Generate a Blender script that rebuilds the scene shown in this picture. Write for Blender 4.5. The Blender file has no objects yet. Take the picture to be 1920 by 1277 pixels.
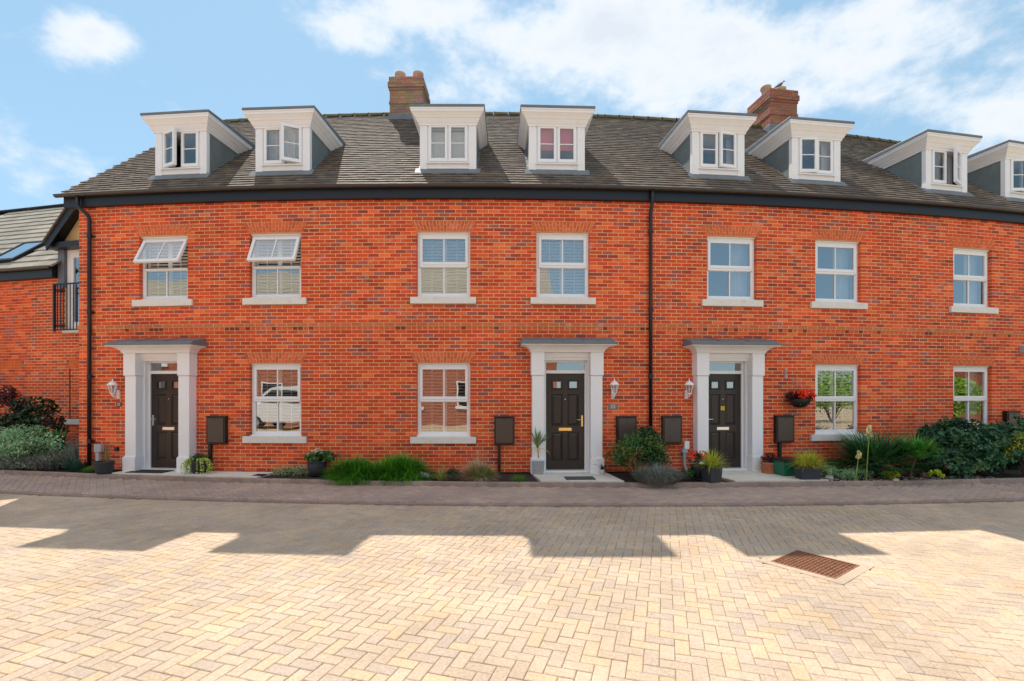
import bpy, math, random
import numpy as np
from mathutils import Vector, Matrix
random.seed(7)
sc = bpy.context.scene
R_ = math.radians
# ------------------------------------------------------------------ camera
EYE = 1.65
cd = bpy.data.cameras.new('camera'); cam = bpy.data.objects.new('camera', cd)
sc.collection.objects.link(cam); sc.camera = cam
cam.location = (0, 0, EYE); cam.rotation_euler = (R_(90), 0, 0)
cd.sensor_width = 36; cd.lens = 922/1920*36; cd.shift_y = 96.5/1920
cd.clip_start = 0.05; cd.clip_end = 3000
# ------------------------------------------------------------------ light
SUN_EL = 54.6; SUN_AZ = -25.3            # degrees; azimuth from +Y towards +X
sc.view_settings.view_transform = 'Standard'; sc.view_settings.look = 'None'
sc.view_settings.gamma = 1; sc.view_settings.use_curve_mapping = False
sc.view_settings.exposure = 1.50
ld = bpy.data.lights.new('sun', 'SUN'); ld.energy = 2.0; ld.angle = R_(0.5); ld.color = (1, .91, .80)
sun = bpy.data.objects.new('sun', ld); sc.collection.objects.link(sun)
sd = Vector((math.sin(R_(SUN_AZ))*math.cos(R_(SUN_EL)), math.cos(R_(SUN_AZ))*math.cos(R_(SUN_EL)), math.sin(R_(SUN_EL))))
sun.rotation_euler = sd.to_track_quat('Z', 'Y').to_euler(); sun.location = sd*60
w = bpy.data.worlds.new('World'); sc.world = w; w.use_nodes = True
nt = w.node_tree; nt.nodes.clear()
def N(t, typ, **kw):
    n = t.nodes.new(typ)
    for k, v in kw.items(): setattr(n, k, v)
    return n
def mth(t, op, a, b=None, c=None, clamp=False):
    n = t.nodes.new('ShaderNodeMath'); n.operation = op; n.use_clamp = clamp
    for i, q in enumerate((a, b, c)):
        if q is None: continue
        if isinstance(q, (int, float)): n.inputs[i].default_value = q
        else: t.links.new(q, n.inputs[i])
    return n.outputs[0]
sky = N(nt, 'ShaderNodeTexSky', sky_type='NISHITA', sun_disc=False)
sky.sun_elevation = R_(SUN_EL); sky.sun_rotation = R_(SUN_AZ); sky.altitude = 50
sky.air_density = 1.0; sky.dust_density = 0.2; sky.ozone_density = 2.0
tc = N(nt, 'ShaderNodeTexCoord'); sp = N(nt, 'ShaderNodeSeparateXYZ'); nt.links.new(tc.outputs['Generated'], sp.inputs[0])
ay = mth(nt, 'MAXIMUM', mth(nt, 'ABSOLUTE', sp.outputs[1]), .18)
U = mth(nt, 'DIVIDE', sp.outputs[0], ay); V = mth(nt, 'DIVIDE', sp.outputs[2], ay)
tot = None
for (bx_, by_, rx_, ry_, st) in [(150,78,110,62,.90),(25,75,60,30,.45),(650,62,110,50,.62),(820,20,230,60,.55),(1150,55,330,120,.85),(1400,100,360,130,.78),
        (1700,55,300,120,.74),(1560,175,330,80,.66),(1800,195,280,90,.72),(1050,150,360,60,.52),(150,300,360,60,.30),(1300,-260,900,160,.5),(-500,100,330,160,.6),(2500,60,400,160,.6)]:
    du = mth(nt, 'DIVIDE', mth(nt, 'SUBTRACT', U, (bx_-960)/922), rx_/922)
    dv = mth(nt, 'DIVIDE', mth(nt, 'SUBTRACT', V, (735-by_)/922), ry_/922)
    r2 = mth(nt, 'ADD', mth(nt, 'MULTIPLY', du, du), mth(nt, 'MULTIPLY', dv, dv))
    g = mth(nt, 'MULTIPLY', mth(nt, 'EXPONENT', mth(nt, 'MULTIPLY', r2, -.9)), st)
    tot = g if tot is None else mth(nt, 'MAXIMUM', tot, g)
mp = N(nt, 'ShaderNodeMapping'); mp.inputs['Scale'].default_value = (1, 1, 1.7); nt.links.new(tc.outputs['Generated'], mp.inputs[0])
nz = N(nt, 'ShaderNodeTexNoise'); nz.inputs['Scale'].default_value = 4.6; nz.inputs['Detail'].default_value = 9; nz.inputs['Roughness'].default_value = .58
nt.links.new(mp.outputs[0], nz.inputs['Vector'])
nz2 = N(nt, 'ShaderNodeTexNoise'); nz2.inputs['Scale'].default_value = 16; nz2.inputs['Detail'].default_value = 8; nz2.inputs['Roughness'].default_value = .62
nt.links.new(mp.outputs[0], nz2.inputs['Vector'])
fb = mth(nt, 'ADD', mth(nt, 'MULTIPLY', mth(nt, 'SUBTRACT', nz.outputs[0], .5), 1.9), mth(nt, 'MULTIPLY', mth(nt, 'SUBTRACT', nz2.outputs[0], .5), .75))
back = mth(nt, 'MULTIPLY', mth(nt, 'SUBTRACT', .12, sp.outputs[1], clamp=True), mth(nt, 'MULTIPLY', mth(nt, 'SUBTRACT', sp.outputs[2], .36, clamp=True), 7.))  # added cloud cover behind the camera, shaped to brighten the facade
back = mth(nt, 'MINIMUM', back, .95)
dens = mth(nt, 'ADD', mth(nt, 'MAXIMUM', tot, back), fb)
mr = N(nt, 'ShaderNodeMapRange', interpolation_type='SMOOTHSTEP'); mr.inputs[1].default_value = .18; mr.inputs[2].default_value = .78
nt.links.new(dens, mr.inputs[0])
mask = mth(nt, 'MULTIPLY', mr.outputs[0], .93)
mixc = N(nt, 'ShaderNodeMix', data_type='RGBA')
sh = N(nt, 'ShaderNodeMix', data_type='RGBA')      # cloud body: bright edge, greyer core
mr2 = N(nt, 'ShaderNodeMapRange'); mr2.inputs[1].default_value = .5; mr2.inputs[2].default_value = 1.1; nt.links.new(dens, mr2.inputs[0])
nt.links.new(mr2.outputs[0], sh.inputs[0]); sh.inputs[6].default_value = (4.6, 4.7, 4.85, 1); sh.inputs[7].default_value = (3.6, 3.85, 4.2, 1)
hz = N(nt, 'ShaderNodeMix', data_type='RGBA')      # flat blue blended in to even out the glare towards the sun
hz.inputs[0].default_value = .74; hz.inputs[7].default_value = (1.60, 2.68, 3.42, 1)
nt.links.new(sky.outputs[0], hz.inputs[6])
nt.links.new(mask, mixc.inputs[0]); nt.links.new(hz.outputs[2], mixc.inputs[6]); nt.links.new(sh.outputs[2], mixc.inputs[7])
bg = N(nt, 'ShaderNodeBackground'); bg.inputs[1].default_value = .08; nt.links.new(mixc.outputs[2], bg.inputs[0])
wo = N(nt, 'ShaderNodeOutputWorld'); nt.links.new(bg.outputs[0], wo.inputs[0])

# ------------------------------------------------------------------ materials
MATS = {}
def pmat(name, col=(.5,.5,.5), rough=.6, attr=False, var=.12, scale=6., bump=0., bscale=60., metal=0., spec=.5, stain=None, stain_scale=1.2, stain_amt=.3, stain_lo=.55, coat=0., lf=0., lfs=.45):
    m = bpy.data.materials.new(name); m.use_nodes = True; t = m.node_tree; b = t.nodes['Principled BSDF']
    b.inputs['Roughness'].default_value = rough; b.inputs['Metallic'].default_value = metal; b.inputs['Specular IOR Level'].default_value = spec
    if coat: b.inputs['Coat Weight'].default_value = coat
    geo = N(t, 'ShaderNodeNewGeometry')
    n1 = N(t, 'ShaderNodeTexNoise'); n1.inputs['Scale'].default_value = scale; n1.inputs['Detail'].default_value = 5; n1.inputs['Roughness'].default_value = .6
    t.links.new(geo.outputs['Position'], n1.inputs['Vector'])
    f = mth(t, 'ADD', mth(t, 'MULTIPLY', mth(t, 'SUBTRACT', n1.outputs[0], .5), var*4), 1.)
    if lf:
        nl = N(t, 'ShaderNodeTexNoise'); nl.inputs['Scale'].default_value = lfs; nl.inputs['Detail'].default_value = 5; nl.inputs['Roughness'].default_value = .65
        t.links.new(geo.outputs['Position'], nl.inputs['Vector']); f = mth(t, 'MULTIPLY', f, mth(t, 'ADD', mth(t, 'MULTIPLY', mth(t, 'SUBTRACT', nl.outputs[0], .5), lf*2), 1.))
    vm = N(t, 'ShaderNodeVectorMath', operation='SCALE'); t.links.new(f, vm.inputs['Scale'])
    if attr:
        a = N(t, 'ShaderNodeAttribute', attribute_name='col'); t.links.new(a.outputs['Color'], vm.inputs[0])
    else: vm.inputs[0].default_value = col[:3]
    out = vm.outputs[0]
    if stain:
        n2 = N(t, 'ShaderNodeTexNoise'); n2.inputs['Scale'].default_value = stain_scale; n2.inputs['Detail'].default_value = 6; n2.inputs['Roughness'].default_value = .7
        t.links.new(geo.outputs['Position'], n2.inputs['Vector'])
        r = N(t, 'ShaderNodeMapRange', interpolation_type='SMOOTHSTEP'); r.inputs[1].default_value = stain_lo; r.inputs[2].default_value = stain_lo+.16; r.inputs[4].default_value = stain_amt
        t.links.new(n2.outputs[0], r.inputs[0])
        mx = N(t, 'ShaderNodeMix', data_type='RGBA'); mx.inputs[7].default_value = (*stain, 1)
        t.links.new(r.outputs[0], mx.inputs[0]); t.links.new(out, mx.inputs[6]); out = mx.outputs[2]
    t.links.new(out, b.inputs['Base Color'])
    if bump:
        n3 = N(t, 'ShaderNodeTexNoise'); n3.inputs['Scale'].default_value = bscale; n3.inputs['Detail'].default_value = 4
        t.links.new(geo.outputs['Position'], n3.inputs['Vector'])
        bp = N(t, 'ShaderNodeBump'); bp.inputs['Strength'].default_value = bump; bp.inputs['Distance'].default_value = .01
        t.links.new(n3.outputs[0], bp.inputs['Height']); t.links.new(bp.outputs[0], b.inputs['Normal'])
    MATS[name] = m
    return m
M = {}
M['brick'] = pmat('brick', attr=True, rough=.85, var=.10, scale=30, bump=.35, bscale=160, stain=(.66,.50,.45), stain_scale=2.6, stain_amt=.46, stain_lo=.585, spec=.2, lf=.45, lfs=.7)
M['mortar'] = pmat('mortar', (.78,.53,.31), .95, var=.12, scale=14, bump=.3, bscale=200, spec=.1)
M['rooftile'] = pmat('roof_tile', attr=True, rough=.8, var=.16, scale=12, bump=.4, bscale=90, stain=(.26,.22,.165), stain_scale=2.0, stain_amt=.28, stain_lo=.55, spec=.3)
M['felt'] = pmat('roof_underlay', (.03,.03,.03), .9)
M['pale_tile'] = pmat('pale_roof_tile', attr=True, rough=.85, var=.12, scale=9, bump=.3, bscale=70, stain=(.16,.15,.12), stain_scale=3, stain_amt=.3, stain_lo=.56)
M['white'] = pmat('white_upvc', (.87,.88,.90), .32, var=.015, scale=3)
M['cornice'] = pmat('painted_timber', (.87,.87,.885), .5, var=.03, scale=5, stain=(.42,.38,.30), stain_scale=2.6, stain_amt=.28, stain_lo=.6)
M['doorcase'] = pmat('door_surround_paint', (.87,.88,.91), .42, var=.015, scale=3)
M['stone'] = pmat('sill_stone', (.78,.75,.70), .8, var=.07, scale=9, bump=.2, bscale=120, stain=(.46,.42,.36), stain_scale=4, stain_amt=.3)
M['lead'] = pmat('lead', (.155,.175,.195), .5, var=.12, scale=7, metal=.0, stain=(.32,.33,.34), stain_scale=3, stain_amt=.35)
M['cheek'] = pmat('dormer_cheek_lead', (.17,.205,.21), .55, var=.14, scale=3.5, bump=.2, bscale=9, stain=(.36,.37,.35), stain_scale=3.3, stain_amt=.35, stain_lo=.6)
M['fascia'] = pmat('black_fascia', (.006,.008,.014), .45, var=.1, scale=5)
M['gutter'] = pmat('gutter_plastic', (.055,.046,.042), .35, var=.1, scale=5)
M['pipe'] = pmat('black_pipe', (.012,.012,.016), .3, var=.08)
M['door'] = pmat('door_brown', (.030,.020,.016), .34, var=.08, scale=20)
M['door_dark'] = pmat('door_dark_moulding', (.014,.010,.010), .35, var=.06)
M['chrome'] = pmat('chrome', (.75,.75,.76), .22, metal=1., var=.02)
M['brass'] = pmat('brass', (.83,.60,.24), .25, metal=1., var=.02)
M['cabinet'] = pmat('brown_cabinet', (.080,.057,.046), .38, var=.06, scale=12)
M['black'] = pmat('black_plastic', (.012,.012,.012), .4, var=.05)
M['room'] = pmat('unlit_room', (.05,.055,.065), .9, var=.05)  # near-black: the darkness of unlit rooms is put into the colour
M['shutter'] = pmat('white_shutter', (.88,.87,.84), .45, var=.015)
M['redblind'] = pmat('red_blind', (.90,.13,.17), .7, var=.05)
M['curtain'] = pmat('net_curtain', (.6,.63,.66), .9, var=.05, scale=20)
M['cream'] = pmat('cream_render', (.74,.53,.25), .85, var=.05, scale=6)
M['greyboard'] = pmat('grey_board', (.13,.14,.165), .5, var=.05)
M['paver'] = pmat('block_paver', attr=True, rough=.9, var=.20, scale=48, bump=.6, bscale=220, stain=(.72,.66,.55), stain_scale=85, stain_amt=.75, stain_lo=.53, spec=.25, lf=.42, lfs=.9)
M['sand'] = pmat('joint_sand', (.33,.25,.175), .95, var=.2, scale=20)
M['slab'] = pmat('paving_slab', attr=True, rough=.85, var=.07, scale=14, bump=.2, bscale=150, stain=(.30,.28,.24), stain_scale=3, stain_amt=.25)
M['concrete'] = pmat('concrete', (.54,.43,.31), .9, var=.1, scale=20, bump=.3, bscale=150)
M['rust'] = pmat('rusty_iron', (.30,.135,.07), .7, var=.25, scale=30, bump=.3, bscale=200, stain=(.10,.045,.03), stain_scale=8, stain_amt=.6, stain_lo=.5)
M['soil'] = pmat('soil', (.035,.026,.02), .95, var=.3, scale=25, bump=.8, bscale=60)
M['leaf'] = pmat('leaf', attr=True, rough=.5, var=.12, scale=9, spec=.4)
M['matteleaf'] = pmat('matte_leaf', attr=True, rough=.8, var=.12, scale=9, spec=.2)
M['petal'] = pmat('petal', attr=True, rough=.6, var=.05, scale=20, spec=.3)
M['bark'] = pmat('bark', (.12,.085,.055), .9, var=.25, scale=40, bump=.5, bscale=90)
M['anthracite'] = pmat('anthracite_pot', (.040,.045,.055), .6, var=.1, scale=12)
M['terracotta'] = pmat('terracotta', (.45,.15,.075), .8, var=.12, scale=15, bump=.2, bscale=50)
M['zinc'] = pmat('grey_pot', (.33,.34,.36), .6, var=.08, scale=12)
M['whitepot'] = pmat('white_pot', (.68,.68,.68), .45, var=.03)
M['green'] = pmat('green_plastic', (.012,.16,.085), .4, var=.05)
M['greybox'] = pmat('grey_box', (.40,.42,.45), .5, var=.04)
M['mat'] = pmat('coir_mat', (.045,.032,.025), .98, var=.4, scale=120, bump=1, bscale=300)
M['slatemat'] = pmat('rubber_mat', (.08,.09,.10), .9, var=.3, scale=90, bump=.6, bscale=200)
M['chimneypot'] = pmat('clay_pot', (.52,.32,.23), .8, var=.15, scale=12, stain=(.28,.24,.16), stain_scale=6, stain_amt=.5)
M['yellow'] = pmat('yellow_paper', (.80,.60,.04), .7, var=.02)
M['plate'] = pmat('number_plate', (.06,.065,.07), .4, var=.08, scale=40)
M['moss'] = pmat('ridge_tile', (.13,.11,.06), .9, var=.3, scale=9, bump=.5, bscale=60, stain=(.16,.17,.03), stain_scale=5, stain_amt=.7, stain_lo=.5)
M['rock'] = pmat('rock', (.36,.24,.17), .85, var=.2, scale=18, bump=.5, bscale=60)
M['flint'] = pmat('white_stone', (.6,.58,.55), .7, var=.1)
M['dullwhite'] = pmat('white_text', (.8,.8,.8), .6, var=.01)
M['van'] = pmat('van_paint', (.8,.8,.8), .25, var=.02)
M['bird'] = pmat('pigeon_feather', (.16,.17,.19), .7, var=.1)
M['blackglass'] = pmat('dark_glass', (.01,.012,.014), .05, var=.0)
def glass(name, refl, tint=(.93,.96,.97)):
    m = bpy.data.materials.new(name); m.use_nodes = True; t = m.node_tree; t.nodes.clear()
    tr = N(t, 'ShaderNodeBsdfTransparent'); tr.inputs[0].default_value = (*tint, 1)
    gl = N(t, 'ShaderNodeBsdfGlossy'); gl.inputs['Roughness'].default_value = .004; gl.inputs[0].default_value = (.95,.98,1,1)
    geo = N(t, 'ShaderNodeNewGeometry'); n3 = N(t, 'ShaderNodeTexNoise'); n3.inputs['Scale'].default_value = 1.6; n3.inputs['Detail'].default_value = 1
    t.links.new(geo.outputs['Position'], n3.inputs['Vector'])
    bp = N(t, 'ShaderNodeBump'); bp.inputs['Strength'].default_value = .15; bp.inputs['Distance'].default_value = .02
    t.links.new(n3.outputs[0], bp.inputs['Height']); t.links.new(bp.outputs[0], gl.inputs['Normal'])
    fr = N(t, 'ShaderNodeFresnel'); fr.inputs[0].default_value = 1.5
    fac = mth(t, 'ADD', mth(t, 'MULTIPLY', fr.outputs[0], 1-refl), refl-.03, clamp=True)
    mx = N(t, 'ShaderNodeMixShader'); t.links.new(fac, mx.inputs[0]); t.links.new(tr.outputs[0], mx.inputs[1]); t.links.new(gl.outputs[0], mx.inputs[2])
    o = N(t, 'ShaderNodeOutputMaterial'); t.links.new(mx.outputs[0], o.inputs[0])
    return m
M['glass'] = glass('window_glass', .35)
M['dglass'] = glass('dormer_glass', .16)
M['lampglass'] = glass('lantern_glass', .08)
M['doorglass'] = glass('door_glass', .35)
# ------------------------------------------------------------------ geometry core
col = sc.collection
WP = {}                                   # world position of every parent (all parents are unrotated while built)
class Fr:
    def __init__(s, o, x, y, z=(0,0,1)):
        s.o, s.x, s.y, s.z = (Vector(q) for q in (o, x, y, z)); s.flip = s.x.cross(s.y).dot(s.z) < 0
    def __call__(s, x, y, z): return s.o + s.x*x + s.y*y + s.z*z
class MB:
    def __init__(s): s.v, s.f, s.c, s.m = [], [], [], []
    def poly(s, pts, c=None, mi=0, flip=False):
        n = len(s.v); s.v.extend([tuple(p) for p in pts]); ids = list(range(n, n+len(pts)))
        s.f.append(ids[::-1] if flip else ids); s.c.append(c or (1,1,1)); s.m.append(mi)
    def hexa(s, P, c=None, mi=0, flip=False, skip=''):
        # P: 8 points, order x0y0z0 x1y0z0 x1y1z0 x0y1z0 then the same at z1
        n = len(s.v); s.v.extend([tuple(p) for p in P])
        for k, q in (('b',(0,3,2,1)),('t',(4,5,6,7)),('f',(0,1,5,4)),('r',(1,2,6,5)),('k',(2,3,7,6)),('l',(3,0,4,7))):
            if k in skip: continue
            ids = [n+i for i in q]; s.f.append(ids[::-1] if flip else ids); s.c.append(c or (1,1,1)); s.m.append(mi)
    def box(s, F, x0, x1, y0, y1, z0, z1, c=None, mi=0, skip=''):
        s.hexa([F(x0,y0,z0),F(x1,y0,z0),F(x1,y1,z0),F(x0,y1,z0),F(x0,y0,z1),F(x1,y0,z1),F(x1,y1,z1),F(x0,y1,z1)], c, mi, F.flip, skip)
    def loft(s, rings, c=None, mi=0, closed=True, cap0=False, cap1=False, flip=False):
        n = len(s.v); k = len(rings[0])
        for r in rings: s.v.extend([tuple(p) for p in r])
        for i in range(len(rings)-1):
            for j in range(k if closed else k-1):
                a, b = n+i*k+j, n+i*k+(j+1)%k; q = [a, b, b+k, a+k]
                s.f.append(q[::-1] if flip else q); s.c.append(c or (1,1,1)); s.m.append(mi)
        if cap0: s.f.append([n+j for j in range(k)][::-1] if not flip else [n+j for j in range(k)]); s.c.append(c or (1,1,1)); s.m.append(mi)
        if cap1:
            q = [n+(len(rings)-1)*k+j for j in range(k)]; s.f.append(q if not flip else q[::-1]); s.c.append(c or (1,1,1)); s.m.append(mi)
    def lathe(s, o, prof, n=20, c=None, mi=0, cap0=True, cap1=False):
        o = Vector(o)
        s.loft([[o+Vector((r*math.cos(2*math.pi*j/n), r*math.sin(2*math.pi*j/n), z)) for j in range(n)] for r, z in prof], c, mi, True, cap0, cap1)
    def tube(s, pts, rad, n=8, c=None, mi=0):
        pts = [Vector(p) for p in pts]; rings = []
        rad = rad if isinstance(rad, (list, tuple)) else [rad]*len(pts)
        for i, p in enumerate(pts):
            t = (pts[min(i+1, len(pts)-1)] - pts[max(i-1, 0)]).normalized()
            a = Vector((0,0,1)) if abs(t.z) < .9 else Vector((1,0,0)); u = t.cross(a).normalized(); v = t.cross(u)
            rings.append([p + (u*math.cos(2*math.pi*j/n) + v*math.sin(2*math.pi*j/n))*rad[i] for j in range(n)])
        s.loft(rings, c, mi, True, True, True, flip=False)
def emit(name, mb, mat, parent=None, origin=None, smooth=False, kind=None, label=None, bevel=0):
    if not mb.f: return None
    V = np.array(mb.v, dtype=np.float64)
    if origin is None:
        lo, hi = V.min(0), V.max(0); origin = ((lo[0]+hi[0])/2, (lo[1]+hi[1])/2, lo[2])
    origin = Vector(origin); V = V - np.array(origin)
    me = bpy.data.meshes.new(name); me.from_pydata(V.tolist(), [], mb.f)
    mats = mat if isinstance(mat, (list, tuple)) else [mat]
    for m in mats: me.materials.append(m)
    if len(mats) > 1: me.polygons.foreach_set('material_index', mb.m)
    if any(c != (1,1,1) for c in mb.c[:1]) or len(set(mb.c)) > 1:
        a = me.attributes.new('col', 'FLOAT_COLOR', 'FACE'); a.data.foreach_set('color', np.array([(*c[:3], 1.) for c in mb.c], dtype=np.float32).ravel())
    if smooth: me.polygons.foreach_set('use_smooth', [True]*len(me.polygons))
    me.update()
    o = bpy.data.objects.new(name, me); col.objects.link(o)
    if parent is not None: o.parent = parent; o.location = origin - WP[parent.name]
    else: o.location = origin
    WP[o.name] = origin
    if kind: o['kind'] = kind
    if label: o['label'] = label
    if bevel:
        bm_ = o.modifiers.new('bevel', 'BEVEL'); bm_.width = bevel; bm_.segments = 2; bm_.limit_method = 'ANGLE'
    return o
def thing(name, label, cat, loc, group=None):
    o = bpy.data.objects.new(name, None); col.objects.link(o); o.location = loc; o.empty_display_size = .1
    o['label'] = label; o['category'] = cat
    if group: o['group'] = group
    WP[o.name] = Vector(loc); return o
def part_empty(name, parent, loc):
    o = bpy.data.objects.new(name, None); col.objects.link(o); o.parent = parent; o.location = Vector(loc)-WP[parent.name]; WP[o.name] = Vector(loc); return o
def tag(o, label, cat, group=None):
    o['label'] = label; o['category'] = cat
    if group: o['group'] = group
    return o
KIDS = {}
def copy_tree(o, parent=None):
    if not KIDS.get('n') == len(bpy.data.objects):
        pass
    c = o.copy(); col.objects.link(c)
    if parent is not None: c.parent = parent
    for ch in [q for q in bpy.data.objects if q.parent == o]: copy_tree(ch, c)
    return c
def inst(name, me, parent, mat4):
    o = bpy.data.objects.new(name, me); col.objects.link(o); o.parent = parent
    m = mat4.copy(); m.translation = mat4.translation - WP[parent.name]; o.matrix_basis = m
    return o
# ------------------------------------------------------------------ the curved terrace: arc coordinates
RAD, AX, AY = 62.0, -1.5, 72.1
def P(s, d, z):
    th = s/RAD; r = RAD+d; return Vector((AX+r*math.sin(th), AY-r*math.cos(th), z))
def WF(s, d=0, z=0):
    th = s/RAD; return Fr(P(s, d, z), (math.cos(th), math.sin(th), 0), (math.sin(th), -math.cos(th), 0))
def ray(px): return (px-960)/922
def px2s(px, d=0):
    a = ray(px); r = RAD+d
    A = a*a+1; B = -2*(a*AX+AY); Cc = AX*AX+AY*AY-r*r; y = (-B-math.sqrt(B*B-4*A*Cc))/(2*A)
    return RAD*math.atan2(a*y-AX, AY-y)
def px2x(F, px, d=0):              # local x on the vertical plane y=d of frame F
    a = ray(px); o = F(0, d, 0); return (a*o.y-o.x)/(F.x.x-a*F.x.y)
def gpt(px, py, z=0.):             # point on the horizontal plane z under a pixel
    y = 922*(EYE-z)/(py-735); return Vector((ray(px)*y, y, z))
def zat(py, Y): return EYE+(735-py)*Y/922
def arcsweep(mb, prof, s0, s1, c=None, mi=0, closed=True, caps=True, step=.45):
    n = max(1, int(math.ceil((s1-s0)/step)))
    mb.loft([[P(s0+(s1-s0)*i/n, d, z) for d, z in prof] for i in range(n+1)], c, mi, closed, caps and closed, caps and closed)

SB = [px2s(148), px2s(672), px2s(1220), px2s(1693), px2s(1693)+6.2]
HX = [(SB[i]+SB[i+1])/2 for i in range(4)]
hl = ['red brick terraced house with white doorcase at the left end of the row',
      'red brick terraced house in the middle with the dracaena pot by its door',
      'red brick terraced house with a hanging basket and yellow notice on its door',
      'red brick terraced house at the right end behind the big laurel hedge']
houses = [thing('terraced_house', hl[i], 'house', P(HX[i], 0, 0), 'brick terraced houses in the curved row') for i in range(4)]
def house_of(s):
    for i in range(4):
        if s < SB[i+1]: return i
    return 3
WT = 5.625
# windows: (pixel x, floor, style)
WIN = [(304,1,'open'),(514.5,1,'open'),(514.5,0,'shut'),(831,1,'shut'),(831,0,'shut'),(1056,1,'shut'),(1374,1,'plain'),
       (1574,1,'plain'),(1574,0,'shut'),(1827,1,'plain'),(1827,0,'plain')]
DOORS = [294, 1064, 1370]
openings = []                        # s0,s1,z0,z1,kind
for px, fl, st in WIN:
    s = px2s(px, .03)
    z0, z1 = ((.735, 2.25), (3.60, 4.95))[fl]
    openings.append([s-.55, s+.55, z0, z1, 'w', s, st, fl])
for px in DOORS:
    s = px2s(px, .2); openings.append([s-.47, s+.47, -.2, 2.33, 'd', s, '', 0])
for s_ in (px2s(2110, .03),):        # one more bay beyond the frame
    for fl in (0, 1):
        z0, z1 = ((.735, 2.25), (3.60, 4.95))[fl]; openings.append([s_-.55, s_+.55, z0, z1, 'w', s_, 'plain', fl])
def brick_tone(rng=random):
    r = rng.random(); k = rng.uniform(.86, 1.14)
    if r < .50: b = (.70,.092,.026)
    elif r < .72: b = (.56,.066,.027)
    elif r < .875: b = (.80,.155,.045)
    elif r < .945: b = (.37,.066,.046)
    else: b = (.42,.11,.09)
    return tuple(round(q*k*rng.uniform(.96,1.04), 4) for q in b)
def cuts(k):
    """forbidden intervals of course k"""
    z0, z1 = .075*k+.004, .075*k+.071; out = []
    for o in openings:
        if z1 > o[2] and z0 < o[3]: out.append((o[0], o[1]))
        if o[4] == 'w':
            if z1 > o[3] and z0 < o[3]+.222:
                e = .030 + .10*((z0-o[3]+.03)/.225); out.append((o[0]-e, o[1]+e))
            if z1 > o[2]-.130 and z0 < o[2]: out.append((o[0]-.13, o[1]+.13))
        elif z1 > 2.33 and z0 < 2.60: out.append((o[0]-.1, o[1]+.1))
    out.sort(); m = []
    for a, b in out:
        if m and a <= m[-1][1]: m[-1][1] = max(b, m[-1][1])
        else: m.append([a, b])
    return m
def solid(s0, s1, forb):
    cur = s0; out = []
    for a, b in forb:
        if b <= s0 or a >= s1: continue
        if a > cur: out.append((cur, a))
        cur = max(cur, b)
    if cur < s1: out.append((cur, s1))
    return out
walls = []
camv = Vector((0, 0, EYE))
# sixteen shared single-brick meshes
bvar = []
def brick_mesh(name, hw, dep, hh, tone, mat, ch=.004):
    mb = MB(); F = Fr((0,0,0),(1,0,0),(0,1,0))
    mb.loft([[F(-hw,dep,-hh),F(hw,dep,-hh),F(hw,dep,hh),F(-hw,dep,hh)],[F(-hw,ch,-hh),F(hw,ch,-hh),F(hw,ch,hh),F(-hw,ch,hh)],
             [F(-hw+ch,0,-hh+ch),F(hw-ch,0,-hh+ch),F(hw-ch,0,hh-ch),F(-hw+ch,0,hh-ch)]], tone, 0, True, False, True)
    me = bpy.data.meshes.new(name); me.from_pydata([tuple(v) for v in mb.v], [], mb.f); me.materials.append(mat)
    a = me.attributes.new('col', 'FLOAT_COLOR', 'FACE'); a.data.foreach_set('color', np.array([(*tone, 1.)]*len(mb.f), dtype=np.float32).ravel())
    me.update(); return me
for i in range(28): bvar.append(brick_mesh('brick', .107, .1, .032, brick_tone(), M['brick']))
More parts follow.
